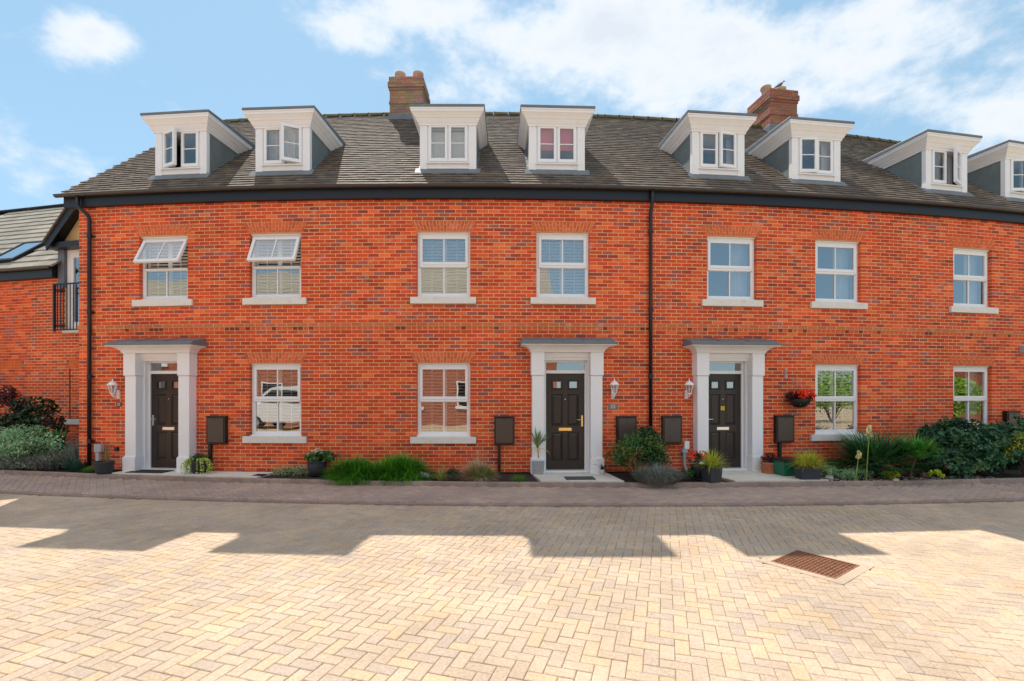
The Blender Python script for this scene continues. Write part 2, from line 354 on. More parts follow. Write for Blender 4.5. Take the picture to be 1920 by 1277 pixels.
for hi in range(4):
    H = houses[hi]; s0h, s1h = SB[hi], SB[hi+1]
    mort = MB(); cand = []; rest = MB()
    for k in range(75):
        z0 = .075*k; forb = cuts(k); dd = 0.
        if k == 40: dd = .036
        if k == 39: dd = .014
        for a, b in solid(s0h, s1h, forb):
            n = max(1, int((b-a)/.5))
            for i in range(n):
                q0, q1 = a+.004+(b-a-.008)*i/n, a+.004+(b-a-.008)*(i+1)/n
                if i == 0 and abs(a-s0h) < 1e-6: q0 = a
                if i == n-1 and abs(b-s1h) < 1e-6: q1 = b
                mort.hexa([P(q0,-.0035+dd,z0),P(q1,-.0035+dd,z0),P(q1,-.095,z0),P(q0,-.095,z0),P(q0,-.0035+dd,z0+.075),P(q1,-.0035+dd,z0+.075),P(q1,-.095,z0+.075),P(q0,-.095,z0+.075)], None, 0, False, '' if dd else 'bt')
        cell = .1125 if k == 39 else .225
        off = (.1125 if k % 2 else 0)
        for a, b in solid(SB[0], SB[4], forb):
            if b < s0h-.4 or a > s1h+.4: continue
            i0 = int(math.floor((a-off)/cell))+1; ed = [a]
            while off+i0*cell < b:
                e = off+i0*cell
                if e-a > cell*.22 and b-e > cell*.22: ed.append(e)
                i0 += 1
            ed.append(b)
            for c0, c1 in zip(ed[:-1], ed[1:]):
                if not (s0h <= (c0+c1)/2 < s1h) or c1-c0 < .02: continue
                la = c0+(.0056 if c0 != a else .001); lb = c1-(.0056 if c1 != b else .001)
                cand.append(((la+lb)/2, lb-la, k, dd))
    full = [c for c in cand if .205 < c[1] < .22 and c[3] == 0 and c[2] > 10]
    full.sort(key=lambda c: (P(c[0], 0, .075*c[2])-camv).length); chosen = set(full[:300])
    wall = emit('wall', mort, M['mortar'], H, P(HX[hi], -.05, 0))
    walls.append(wall)
    for c in cand:
        s, wd, k, dd = c; z = .075*k+.0375; jd = random.uniform(-.0022, .0018)
        if c in chosen:
            F = WF(s); m4 = Matrix.Translation(P(s, jd+dd, z+random.uniform(-.001,.001))) @ Matrix.Rotation(s/RAD+random.uniform(-.004,.004), 4, 'Z')
            inst('brick', random.choice(bvar), wall, m4)
        else:
            t = brick_tone() if k < 39 or k > 40 else ((.74,.12,.034) if k == 39 and random.random() > .2 else ((.26,.05,.03) if k == 39 else tuple(q*random.uniform(.85,1.1) for q in (.60,.17,.075))))
            F = WF(s, jd+dd); ch = .003
            rest.loft([[F(-wd/2,-.1,z-.0318),F(wd/2,-.1,z-.0318),F(wd/2,-.1,z+.0318),F(-wd/2,-.1,z+.0318)],[F(-wd/2,-ch,z-.0318),F(wd/2,-ch,z-.0318),F(wd/2,-ch,z+.0318),F(-wd/2,-ch,z+.0318)],
                [F(-wd/2+ch,0,z-.0318+ch),F(wd/2-ch,0,z-.0318+ch),F(wd/2-ch,0,z+.0318-ch),F(-wd/2+ch,0,z+.0318-ch)]], t, 0, True, False, True)
    emit('brick_field', rest, M['brick'], wall, kind='stuff')
# ------------------------------------------------------------------ brick arches over the windows
def arch(F, hw, zt, parent):
    mb = MB(); n = 18; H = .222; wb, wt = hw+.035, hw+.125
    mb.hexa([F(-wb,-.004,zt),F(wb,-.004,zt),F(wb,-.095,zt),F(-wb,-.095,zt),F(-wt,-.004,zt+H),F(wt,-.004,zt+H),F(wt,-.095,zt+H),F(-wt,-.095,zt+H)], (.5,.33,.2), 1)
    for i in range(n):
        f0, f1 = -1+2*i/n, -1+2*(i+1)/n
        sp_ = .66 if i % 2 else .34
        for (h0, h1) in ((0, sp_), (sp_, 1)):
            a0, a1 = H*h0+.005, H*h1-.005
            x00 = f0*(wb+(wt-wb)*h0)+.0055; x10 = f1*(wb+(wt-wb)*h0)-.0055; x01 = f0*(wb+(wt-wb)*h1)+.0055; x11 = f1*(wb+(wt-wb)*h1)-.0055
            k = random.uniform(.82,1.1); c = (.72*k,.15*k,.055*k)
            mb.hexa([F(x00,.001,zt+a0),F(x10,.001,zt+a0),F(x10,-.09,zt+a0),F(x00,-.09,zt+a0),F(x01,.001,zt+a1),F(x11,.001,zt+a1),F(x11,-.09,zt+a1),F(x01,-.09,zt+a1)], c, 0, False)
    emit('brick_arch', mb, [M['brick'], M['mortar']], parent)
# ------------------------------------------------------------------ windows
def rectframe(mb, F, x0, x1, z0, z1, y0, y1, wl, wr, wb, wt, c=None, mi=0):
    mb.box(F, x0, x1, y0, y1, z0, z0+wb, c, mi); mb.box(F, x0, x1, y0, y1, z1-wt, z1, c, mi)
    mb.box(F, x0, x0+wl, y0, y1, z0+wb, z1-wt, c, mi); mb.box(F, x1-wr, x1, y0, y1, z0+wb, z1-wt, c, mi)
def louvres(F, x0, x1, z0, z1, y, parent, tilt=38, pitch=.056, mat='shutter', split=True):
    mb = MB(); mid = (x0+x1)/2; panels = ((x0, mid-.002), (mid+.002, x1)) if split else ((x0, x1),)
    for a, b in panels:
        rectframe(mb, F, a, b, z0, z1, y-.02, y+.012, .042, .042, .05, .05)
        cx_ = (a+b)/2; n = int((z1-z0-.1)/pitch); ct, st = math.cos(R_(tilt)), math.sin(R_(tilt))
        for i in range(n):
            zc = z0+.05+pitch*(i+.5); hw_ = .03
            mb.hexa([F(a+.042,y-.004-ct*hw_,zc-st*hw_-.003),F(b-.042,y-.004-ct*hw_,zc-st*hw_-.003),F(b-.042,y-.004+ct*hw_,zc+st*hw_-.003),F(a+.042,y-.004+ct*hw_,zc+st*hw_-.003),
                     F(a+.042,y-.004-ct*hw_,zc-st*hw_+.003),F(b-.042,y-.004-ct*hw_,zc-st*hw_+.003),F(b-.042,y-.004+ct*hw_,zc+st*hw_+.003),F(a+.042,y-.004+ct*hw_,zc+st*hw_+.003)], None, 0, F.flip)
        mb.box(F, cx_-.006, cx_+.006, y+.028, y+.034, z0+.06, z1-.06)
    return emit('shutter', mb, M[mat], parent)
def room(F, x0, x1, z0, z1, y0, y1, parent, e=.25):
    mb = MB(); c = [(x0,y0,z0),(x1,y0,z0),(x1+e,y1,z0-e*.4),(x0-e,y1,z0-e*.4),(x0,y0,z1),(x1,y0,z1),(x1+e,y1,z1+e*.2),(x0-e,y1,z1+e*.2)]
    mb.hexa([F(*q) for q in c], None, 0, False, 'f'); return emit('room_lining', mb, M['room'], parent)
def pane(F, x0, x1, z0, z1, y, parent, mat='glass'):
    mb = MB(); mb.poly([F(x0,y,z0), F(x1,y,z0), F(x1,y,z1), F(x0,y,z1)]); return emit('pane', mb, M[mat], parent)
def curtain(F, x0, x1, z0, z1, y, parent, amp=.018, n=30, mat='curtain', name='curtain'):
    mb = MB(); ph = random.random()*6
    mb.loft([[F(x0+(x1-x0)*i/n, y+amp*math.sin(i*1.5+ph)+amp*.5*math.sin(i*.7), z) for i in range(n+1)] for z in (z0, z1)], None, 0, closed=False)
    emit(name, mb, M[mat], parent, smooth=True)
def window(H, s, zb, zt, style, fl):
    F = WF(s); hw = .55
    arch(F, hw, zt, H)
    fr = MB(); y0, y1 = -.15, -.085
    rectframe(fr, F, -hw+.003, hw-.003, zb+.002, zt-.03, y0, y1, .045, .045, .045, .05)
    fr.box(F, -hw-.004, hw+.004, -.09, -.055, zt-.030, zt-.002)
    zm = zb+(zt-zb)*.495                        # meeting rail
    fr.box(F, -hw+.048, hw-.048, y0, y1+.012, zm-.035, zm+.008)
    # lower light
    rectframe(fr, F, -hw+.048, hw-.048, zb+.047, zm-.035, y0+.005, y1-.006, .028, .028, .045, .010)
    if not (fl == 1 and style == 'shut') or True: fr.box(F, -.012, .012, y0+.02, y1-.004, zb+.09, zm-.045)
    W = emit('window', fr, M['white'], H, bevel=.004)
    sl = MB(); sl.box(F, -hw-.125, hw+.125, -.10, .052, zb-.142, zb-.004); emit('sill', sl, M['stone'], W, bevel=.006)
    s2 = MB(); s2.box(F, -hw+.001, hw-.001, -.12, -.035, zb-.003, zb+.022); emit('sill_nosing', s2, M['white'], W)
    pane(F, -hw+.07, -.01, zb+.08, zm-.04, -.115, W); pane(F, .01, hw-.07, zb+.08, zm-.04, -.115, W)
    # upper mock sash
    x0, x1 = -hw+.05, hw-.05; h0, h1 = zm+.01, zt-.082
    if style == 'open':
        a = R_(27 if s < px2s(400) else 24); o = F(0, -.075, h1); dn = (F.y*math.sin(a) - F.z*math.cos(a)); ou = (F.y*math.cos(a)+F.z*math.sin(a))
        G = Fr(o, F.x, ou, -dn); H0, H1 = -(h1-h0)-.0, 0.
    else:
        G = Fr(F(0,-.095,h1), F.x, F.y, F.z); H0, H1 = -(h1-h0), 0.
    us = MB(); rectframe(us, G, x0, x1, H0, H1, -.03, .028, .058, .058, .062, .052)
    us.box(G, -.012, .012, -.012, .012, H0+.06, H1-.05)
    if style != 'open':
        for xx in (x0-.004, x1-.030): us.box(G, xx, xx+.034, -.03, .034, H0-.045, H0-.001)
    U_ = emit('sash', us, M['white'], W, bevel=.004)
    for a_, b_ in ((x0+.055, -.01), (.01, x1-.055)): pane(G, a_, b_, H0+.058, H1-.048, 0., W)
    if style == 'open':
        st_ = MB(); q = G(x1-.02, -.03, H0*.55)
        st_.tube([F(x1-.02,-.11,h1-.28), q], .006, 6); st_.tube([F(x0+.02,-.11,h1-.28), G(x0+.02,-.03,H0*.55)], .006, 6); emit('stay', st_, M['chrome'], W)
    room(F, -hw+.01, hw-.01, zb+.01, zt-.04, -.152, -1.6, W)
    if style in ('shut', 'open'): louvres(F, -hw+.03, hw-.03, zb+.04, zt-.06, -.20, W, tilt=(30 if fl else 22) if style=='shut' else 18, pitch=.066)
    elif fl == 1: curtain(F, hw*.25, hw-.03, zb, zt-.05, -.30, W)
    else: curtain(F, hw*.3, hw-.03, zb, zt-.05, -.30, W)
for o in openings:
    if o[4] == 'w': window(houses[house_of(o[5])], o[5], o[2], o[3], o[6], o[7])
# ------------------------------------------------------------------ door surrounds and doors
def door_unit(H, s, hinge, number, brassy):
    F = WF(s)
    S = part_empty('door_surround', H, F(0, .1, 0))
    for sg in (-1, 1):
        mb = MB()
        def bx(xa, xb, ya, yb, za, zb_):
            a, b = sorted((sg*xa, sg*xb)); mb.box(F, a, b, ya, yb, za, zb_)
        bx(.475,.715,-.03,.20,.305,1.985); bx(.468,.735,-.03,.222,1.988,2.455); bx(.462,.745,-.03,.235,-.005,.30)
        bx(.465,.728,-.03,.215,.30,.318); emit('pilaster', mb, M['doorcase'], S, bevel=.006)
    # inner lining and lintel mouldings
    mb = MB(); mb.box(F, -.475, -.445, -.16, .0, .03, 2.30); mb.box(F, .445, .475, -.16, .0, .03, 2.30); mb.box(F, -.475, .475, -.16, .06, 2.30, 2.36)
    mb.box(F, -.47, .47, -.06, .10, 2.363, 2.455); mb.box(F, -.47, .47, -.06, .075, 2.33, 2.362)
    emit('lining', mb, M['doorcase'], S, bevel=.004)
    # flared canopy: cove loft, then lead-covered top
    mb = MB(); rings = []
    for t in range(9):
        a = t/8; e = .015+.185*(1-math.cos(a*math.pi/2))**.85; z = 2.457+.125*math.sin(a*math.pi/2)**1.0
        xx = .735+e; yy = .222+e*1.05
        rings.append([F(-xx,0,z),F(xx,0,z),F(xx,yy,z),F(-xx,yy,z)])
    mb.loft(rings, None, 0, True, True, True, flip=True)
    mb.box(F, -.945, .945, 0, .44, 2.583, 2.602)
    emit('canopy_cove', mb, M['doorcase'], S)
    mb = MB(); mb.hexa([F(-.965,.47,2.603),F(.965,.47,2.603),F(.965,0,2.603),F(-.965,0,2.603),F(-.965,.47,2.648),F(.965,.47,2.648),F(.965,0,2.655),F(-.965,0,2.655)])
    mb.hexa([F(-.93,.40,2.65),F(.93,.40,2.65),F(.93,0,2.65),F(-.93,0,2.65),F(-.93,.36,2.685),F(.93,.36,2.685),F(.93,0,2.775),F(-.93,0,2.775)])
    for xx in (-.31,.31): mb.hexa([F(xx-.012,.39,2.665),F(xx+.012,.39,2.665),F(xx+.012,0,2.665),F(xx-.012,0,2.665),F(xx-.012,.36,2.70),F(xx+.012,.36,2.70),F(xx+.012,0,2.79),F(xx-.012,0,2.79)])
    emit('lead_cap', mb, M['lead'], S, bevel=.008)
    # frame + fanlight + threshold
    fr = MB(); fr.box(F, -.445, -.405, -.16, -.085, .03, 2.30); fr.box(F, .405, .445, -.16, -.085, .03, 2.30)
    fr.box(F, -.405, .405, -.16, -.085, 2.265, 2.30); fr.box(F, -.405, .405, -.16, -.075, 2.035, 2.10); fr.box(F, -.47, .47, -.20, .05, -.02, .03)
    D = emit('door_frame', fr, M['white'], H, bevel=.004)
    mb = MB(); mb.poly([F(-.405,-.12,2.10),F(.405,-.12,2.10),F(.405,-.12,2.265),F(-.405,-.12,2.265)]); emit('fanlight', mb, M['doorglass'], D)
    mb = MB(); mb.box(F, -.41, .41, -.5, -.2, 2.05, 2.30, skip='k'); emit('hall_lining', mb, M['room'], D)
    dr = MB(); y = -.115                        # door leaf front plane
    xs = [-.403, -.285, -.055, .055, .285, .403]; zs = [.035, .22, .80, .95, 1.60, 1.70, 1.90, 2.032]
    holes = [(i, j) for i in (1, 3) for j in (1, 3, 5)]
    for i in range(5):
        for j in range(7):
            if (i, j) in holes: continue
            dr.box(F, xs[i], xs[i+1], y-.045, y, zs[j], zs[j+1], skip='f')
    dr.box(F, xs[0]+.002, xs[-1]-.002, y-.05, y-.044, zs[0]+.002, zs[-1]-.002)
    L = emit('door', dr, M['door'], H)
    for (i, j) in holes:
        a, b, c, d = xs[i], xs[i+1], zs[j], zs[j+1]
        mb = MB()
        if j == 5:
            rectframe(mb, F, a, b, c, d, y-.03, y+.014, .034, .034, .034, .034); emit('glass_moulding', mb, M['door_dark'], L, bevel=.006)
            pane(F, a+.034, b-.034, c+.034, d-.034, y-.012, L, 'doorglass')
            q = MB(); q.box(F, a+.03, b-.03, y-.043, y-.035, c+.03, d-.03); emit('frosted_backing', q, M['greybox'], L)
        else:
            def ring(e, yy): return [F(a+e,yy,c+e),F(b-e,yy,c+e),F(b-e,yy,d-e),F(a+e,yy,d-e)]
            mb.loft([ring(0,y),ring(.014,y-.016),ring(.022,y-.016)], None, 1, flip=True); mb.loft([ring(.022,y-.016),ring(.05,y-.003)], None, 0, flip=True, cap1=True)
            emit('panel', mb, [M['door'], M['door_dark']], L)
    metal = M['brass'] if brassy else M['chrome']
    hx = .355*hinge
    mb = MB(); mb.box(F, hx-.016, hx+.016, y, y+.01, .93, 1.16); mb.tube([F(hx,y+.01,1.07),F(hx,y+.05,1.07)], .010, 8); mb.tube([F(hx,y+.05,1.07),F(hx-.115*hinge,y+.052,1.07)], [.010,.007], 8)
    mb.tube([F(hx,y+.008,.975),F(hx,y+.018,.975)], .008, 8); emit('handle', mb, metal, L)
    mb = MB(); mb.box(F, -.135, .135, y, y+.012, .838, .902); mb.box(F, -.12, .12, y+.012, y+.017, .848, .892); emit('letter_plate', mb, M['brass'] if brassy else M['chrome'], L, bevel=.004)
    mb = MB(); mb.tube([F(0,y,1.50),F(0,y+.008,1.50)], .010, 10); emit('spyhole', mb, M['chrome'], L)
    if number == 27:
        mb = MB(); mb.box(F, -.042, .042, y, y+.003, 1.26, 1.345); n_ = emit('notice', mb, M['yellow'], L)
        text('27', F(0, y+.004, 1.30), s/RAD, .06, M['black'], L, name='numeral')
    return F
def text(body, loc, rz, size, mat, parent, name='lettering', ext=.001):
    cu = bpy.data.curves.new(name, 'FONT'); cu.body = body; cu.size = size; cu.align_x = 'CENTER'; cu.align_y = 'CENTER'; cu.extrude = ext
    tmp = bpy.data.objects.new('tmp', cu); col.objects.link(tmp)
    bpy.context.view_layer.update()
    me = bpy.data.meshes.new_from_object(tmp.evaluated_get(bpy.context.evaluated_depsgraph_get())); bpy.data.objects.remove(tmp)
    me.materials.clear(); me.materials.append(mat); o = bpy.data.objects.new(name, me); col.objects.link(o)
    o.parent = parent; o.location = Vector(loc)-WP[parent.name]; o.rotation_euler = (R_(90), 0, rz); WP[o.name] = Vector(loc)
    return o
ds = [px2s(p, .2) for p in DOORS]
door_unit(houses[0], ds[0], -1, 23, False); door_unit(houses[1], ds[1], 1, 25, True); door_unit(houses[2], ds[2], -1, 27, False)
# ------------------------------------------------------------------ eaves, roof, tiles
PHI = R_(42.5); DE, ZE = .19, 5.83; UR = 5.44
def roof(s, u, n=0.):
    d = DE-u*math.cos(PHI)+n*math.sin(PHI); z = ZE+u*math.sin(PHI)+n*math.cos(PHI); return P(s, d, z)
ZR = ZE+UR*math.sin(PHI); DR = DE-UR*math.cos(PHI)
DORM_PX = [337.5, 528.8, 839.8, 1044.5, 1348, 1532, 1777, 1921]
DORM = [px2s(p, -.33) for p in DORM_PX]
SEND = SB[4]
def in_dormer(s, z):
    return any(abs(s-q) < .60 for q in DORM) and 6.30 < z < 7.72
def tile_mesh(tone):
    mb = MB(); F = Fr((0,0,0),(1,0,0),(0,1,0)); w2 = .081
    tilegeo(mb, F, w2, tone); me = bpy.data.meshes.new('tile'); me.from_pydata([tuple(v) for v in mb.v], [], mb.f); me.materials.append(M['rooftile'])
    a = me.attributes.new('col', 'FLOAT_COLOR', 'FACE'); a.data.foreach_set('color', np.array([(*tone, 1.)]*len(mb.f), dtype=np.float32).ravel()); me.update(); return me
G_ = .135
def tilegeo(mb, F, w2, tone, g=G_, t=.024):
    lo, hi = t+.006, .004
    mb.hexa([F(-w2,0,lo-t),F(w2,0,lo-t),F(w2,g+.03,hi-.01),F(-w2,g+.03,hi-.01),F(-w2,0,lo),F(w2,0,lo),F(w2,g+.03,hi),F(-w2,g+.03,hi)], tone, 0, False, 'bk')
def tile_tone():
    k = random.uniform(.78, 1.24); b = random.choice([(.155,.125,.10),(.14,.107,.085),(.185,.15,.115),(.125,.107,.095)]); return tuple(round(q*k, 4) for q in b)
tvar = [tile_mesh(tile_tone()) for _ in range(20)]
S0R = SB[0]-.28
for hi in range(4):
    H = houses[hi]; a0 = S0R if hi == 0 else SB[hi]; a1 = SB[hi+1]
    under = MB(); st = .2
    ns = int((a1-a0)/st)+1; nu = int(UR/st)+1
    for i in range(ns):
        q0, q1 = a0+(a1-a0)*i/ns, a0+(a1-a0)*(i+1)/ns
        for j in range(nu):
            u0, u1 = UR*j/nu, UR*(j+1)/nu
            zc = ZE+(u0+u1)/2*math.sin(PHI)
            if any(abs((q0+q1)/2-q) < .56 for q in DORM) and 6.34 < zc < 7.66: continue
            under.poly([roof(q0,u0,-.006),roof(q1,u0,-.006),roof(q1,u1,-.006),roof(q0,u1,-.006)])
        under.poly([P(q0,DR,ZR),P(q1,DR,ZR),P(q1,2*DR-DE,ZE),P(q0,2*DR-DE,ZE)])      # rear slope
        under.poly([P(q0,2*DR-.1,0),P(q1,2*DR-.1,0),P(q1,2*DR-.1,ZE),P(q0,2*DR-.1,ZE)])  # rear wall
    RF = emit('roof', under, M['felt'], H)
    cand = []; ncourse = int(UR/G_)
    for r in range(ncourse):
        u = r*G_; off = .0825*(r % 2); i0 = int((a0-off)/.165)-1; i1 = int((a1-off)/.165)+1
        for i in range(i0, i1+1):
            s = off+i*.165+.0825
            if not (a0 <= s < a1): continue
            if in_dormer(s, ZE+(u+.05)*math.sin(PHI)): continue
            cand.append((s, u))
    cand.sort(key=lambda c: (roof(c[0], c[1])-camv).length)
    vis = [c for c in cand if not any(abs(c[0]-q) < .75 and ZE+c[1]*math.sin(PHI) > 7.2 for q in DORM)]
    chosen = set(vis[:300]); rest = MB()
    for c in cand:
        s, u = c; th = s/RAD + random.uniform(-.006,.006); up = Vector((-math.sin(th)*math.cos(PHI), math.cos(th)*math.cos(PHI), math.sin(PHI)))
        x = Vector((math.cos(th), math.sin(th), 0)); n = x.cross(up)
        o = roof(s, u+random.uniform(-.004,.004), random.uniform(-.001,.004))
        if c in chosen:
            m4 = Matrix((( x.x, up.x, n.x, o.x),(x.y, up.y, n.y, o.y),(x.z, up.z, n.z, o.z),(0,0,0,1)))
            inst('tile', random.choice(tvar), RF, m4)
        else: tilegeo(rest, Fr(o, x, up, n), .081, tile_tone())
    emit('tile_field', rest, M['rooftile'], RF, kind='stuff')
    ea = MB(); b0 = a0+.02 if hi == 0 else a0; b1 = a1
    arcsweep(ea, [(-.05,5.60),(.10,5.60),(.10,5.80),(.107,5.835),(-.05,5.835)], b0, b1+.003, caps=False); 
    for q in (b0, b1): ea.poly([P(q,-.05,5.60),P(q,.10,5.60),P(q,.10,5.80),P(q,-.05,5.80)])
    emit('fascia', ea, M['fascia'], H)
    gt = MB(); prof = [(.112+.055-.055*math.cos(t*math.pi/8), 5.845-.055*math.sin(t*math.pi/8)-.0) for t in range(9)]
    prof = prof + [(d*.94+.0102, z+.004) for d, z in prof[::-1]]
    ge = a0-.10 if hi == 0 else a0
    arcsweep(gt, prof, ge, b1, caps=True)
    q = a0+.6
    while q < a1:                                  # brackets and unions
        gt.loft([[P(q,d+(.004 if d>.16 else -.0),z-.004) for d, z in prof[:9]], [P(q+.06,d+(.004 if d>.16 else 0),z-.004) for d, z in prof[:9]]], closed=False); q += 1.9
    emit('gutter', gt, M['gutter'], H)
    q = a0
    while q < a1-.1:
        rt = MB(); e = min(q+.44, a1)
        rt.loft([[P(ss, DR+.13*math.cos(t*math.pi/6)*k_, ZR-.06+.13*math.sin(t*math.pi/6)*k_) for t in range(7)] for ss, k_ in ((q+.004,1.06),(q+.06,1.0),(e-.004,.96))], closed=False)
        emit('ridge_tile', rt, M['moss'], RF, smooth=True); q += .45
# end walls of the row
def brickwork(name='far_brickwork', scale=1., c1=(.46,.10,.035), c2=(.30,.07,.035)):
    m = bpy.data.materials.new(name); m.use_nodes = True; t = m.node_tree; b = t.nodes['Principled BSDF']; b.inputs['Roughness'].default_value = .9
    uv = N(t, 'ShaderNodeTexCoord'); mpn = N(t, 'ShaderNodeMapping'); t.links.new(uv.outputs['UV'], mpn.inputs[0])
    br = N(t, 'ShaderNodeTexBrick'); br.inputs['Scale'].default_value = 1; br.inputs['Brick Width'].default_value = .225; br.inputs['Row Height'].default_value = .075; br.inputs['Mortar Size'].default_value = .006
    br.inputs['Color1'].default_value = (*c1, 1); br.inputs['Color2'].default_value = (*c2, 1); br.inputs['Mortar'].default_value = (.5,.36,.25,1)
    t.links.new(mpn.outputs[0], br.inputs[0]); t.links.new(br.outputs[0], b.inputs['Base Color']); return m
M['farbrick'] = brickwork()
def uvwall(name, pts, uvs, faces, mat, parent, **kw):
    mb = MB()
    for f in faces: mb.poly([pts[i] for i in f])
    o = emit(name, mb, mat, parent, **kw); ul = o.data.uv_layers.new(name='UVMap'); k = 0
    for f in faces:
        for i in f: ul.data[k].uv = uvs[i]; k += 1
    return o
for s, H in ((SB[0]+.003, houses[0]), (SB[4]-.003, houses[3])):
    dd = [(-.1,0),(2*DR-.1,0),(2*DR-.1,ZE-.05),(DR,ZR-.15),(-.1,ZE-.05)]
    uvwall('end_wall', [P(s, d, z) for d, z in dd], dd, [(0,1,2,3,4)], M['farbrick'], H)
# ------------------------------------------------------------------ dormers
def casement(F, x0, x1, z0, z1, y, W, hinge=0, ang=0.):
    """one casement leaf; hinge -1/1 = side it swings on"""
    if ang:
        hx = x0 if hinge < 0 else x1; a = R_(ang); sg = -hinge
        ax = F.x*math.cos(a)*1 + F.y*math.sin(a)*sg; ay_ = F.y*math.cos(a) - F.x*math.sin(a)*sg
        G = Fr(F(hx, y, 0), ax, ay_, F.z); a0, a1 = (0, x1-x0) if hinge < 0 else (-(x1-x0), 0)
        yy = 0.
    else: G = F; a0, a1 = x0, x1; yy = y
    mb = MB(); rectframe(mb, G, a0, a1, z0, z1, yy-.03, yy+.03, .058, .058, .07, .065)
    mb.box(G, a0+.05, a1-.05, yy-.01, yy+.012, (z0+z1)/2-.010, (z0+z1)/2+.010); C_ = emit('casement', mb, M['white'], W, bevel=.004)
    zc = (z0+z1)/2
    for p0, p1 in ((z0+.065, zc-.008), (zc+.008, z1-.06)): pane(G, a0+.055, a1-.055, p0, p1, yy, W, 'dglass')
def dormer(H, s, left=0, right=0, inside='curtain'):
    F = WF(s); yf = -.35; zc0 = 7.31                   # face plane, cornice bottom
    uy = lambda z: DE-(z-ZE)/math.tan(PHI)             # d where the roof reaches height z
    D = part_empty('dormer', H, F(0, yf, 6.3))
    fb = 6.30
    mb = MB()                                          # white front: posts, apron, head
    mb.box(F, -.60, -.44, yf-.10, yf, fb-.05, zc0+.02); mb.box(F, .44, .60, yf-.10, yf, fb-.05, zc0+.02)
    mb.box(F, -.44, .44, yf-.10, yf-.012, fb-.05, 6.50); mb.box(F, -.44, .44, yf-.10, yf-.006, 7.375-.005, 7.38+.02)
    mb.box(F, -.46, .46, yf-.08, yf+.035, 6.50, 6.525)
    emit('front', mb, M['cornice'], D, bevel=.004)
    for sg in (-1, 1):                                 # lead cheeks
        mb = MB(); x = sg*.585; yb = uy(zc0+.1)-.1
        pts = [F(x, yf-.08, uyz(yf-.08)-.12), F(x, yf-.08, zc0+.1), F(x, yb, zc0+.1)]
        x2 = sg*.555; pts2 = [F(x2, yf-.08, uyz(yf-.08)-.12), F(x2, yf-.08, zc0+.1), F(x2, yb, zc0+.1)]
        mb.loft([pts, pts2], None, 0, True, True, True)
        emit('cheek', mb, M['cheek'], D)
        fl = MB(); n_ = 1                              # lead soaker along the roof line
        fl.hexa([F(x, yf+.03, uyz(yf+.03)+.0), F(x+sg*.055, yf+.03, uyz(yf+.03)+.0), F(x+sg*.055, yb, uyz(yb)+.0), F(x, yb, uyz(yb)+.0),
                 F(x, yf+.03, uyz(yf+.03)+.035), F(x+sg*.055, yf+.03, uyz(yf+.03)+.033), F(x+sg*.055, yb, uyz(yb)+.033), F(x, yb, uyz(yb)+.035)], None, 0, sg > 0)
        emit('flashing', fl, M['lead'], D)
    fl = MB(); fl.hexa([F(-.69, yf+.10, uyz(yf+.10)+.012), F(.69, yf+.10, uyz(yf+.10)+.012), F(.69, yf-.02, uyz(yf-.02)+.012), F(-.69, yf-.02, uyz(yf-.02)+.012),
        F(-.69, yf+.10, uyz(yf+.10)+.034), F(.69, yf+.10, uyz(yf+.10)+.034), F(.69, yf-.02, uyz(yf-.02)+.07), F(-.69, yf-.02, uyz(yf-.02)+.07)], None, 0, False)
    emit('apron_flashing', fl, M['lead'], D)
    # cornice: stepped profile swept round three sides
    prof = [(.0,zc0),(.022,zc0),(.022,zc0+.03),(.04,zc0+.05),(.075,zc0+.115),(.075,zc0+.13),(.09,zc0+.13),(.105,zc0+.16),(.15,zc0+.215),(.165,zc0+.225),(.165,zc0+.275),(.178,zc0+.275),(.178,zc0+.30)]
    mb = MB(); path = lambda e, z: [F(-.60-e, min(uy(z),yf)-.25, z), F(-.60-e, yf+e, z), F(.60+e, yf+e, z), F(.60+e, min(uy(z),yf)-.25, z)]
    mb.loft([path(e, z) for e, z in prof], None, 0, closed=False, flip=True)
    mb.poly([F(-.60,yf,zc0),F(.60,yf,zc0),F(.60,uy(zc0)-.3,zc0),F(-.60,uy(zc0)-.3,zc0)])
    emit('cornice', mb, M['cornice'], D)
    mb = MB(); zt = zc0+.302; e = .19
    yb = uy(zt)-.5
    mb.hexa([F(-.60-e,yf+e,zt),F(.60+e,yf+e,zt),F(.60+e,yb,zt),F(-.60-e,yb,zt),F(-.60-e,yf+e,zt+.055),F(.60+e,yf+e,zt+.055),F(.60+e,yb,zt+.115),F(-.60-e,yb,zt+.115)])
    emit('flat_roof', mb, M['lead'], D, bevel=.01)
    # window
    W = D; fr = MB(); x0, x1, z0, z1 = -.44, .44, 6.525, 7.37; y = yf-.045
    rectframe(fr, F, x0, x1, z0, z1, y-.035, y+.02, .035, .035, .035, .035); fr.box(F, -.018, .018, y-.03, y+.018, z0+.035, z1-.035)
    emit('window_frame', fr, M['white'], D, bevel=.003)
    casement(F, x0+.028, -.008, z0+.028, z1-.028, y+.022, D, -1 if left >= 0 else 1, abs(left)); casement(F, .008, x1-.028, z0+.028, z1-.028, y+.022, D, 1 if right >= 0 else -1, abs(right))
    room(F, x0+.01, x1-.01, z0+.01, z1-.01, y-.036, -1.25, D, e=.1)
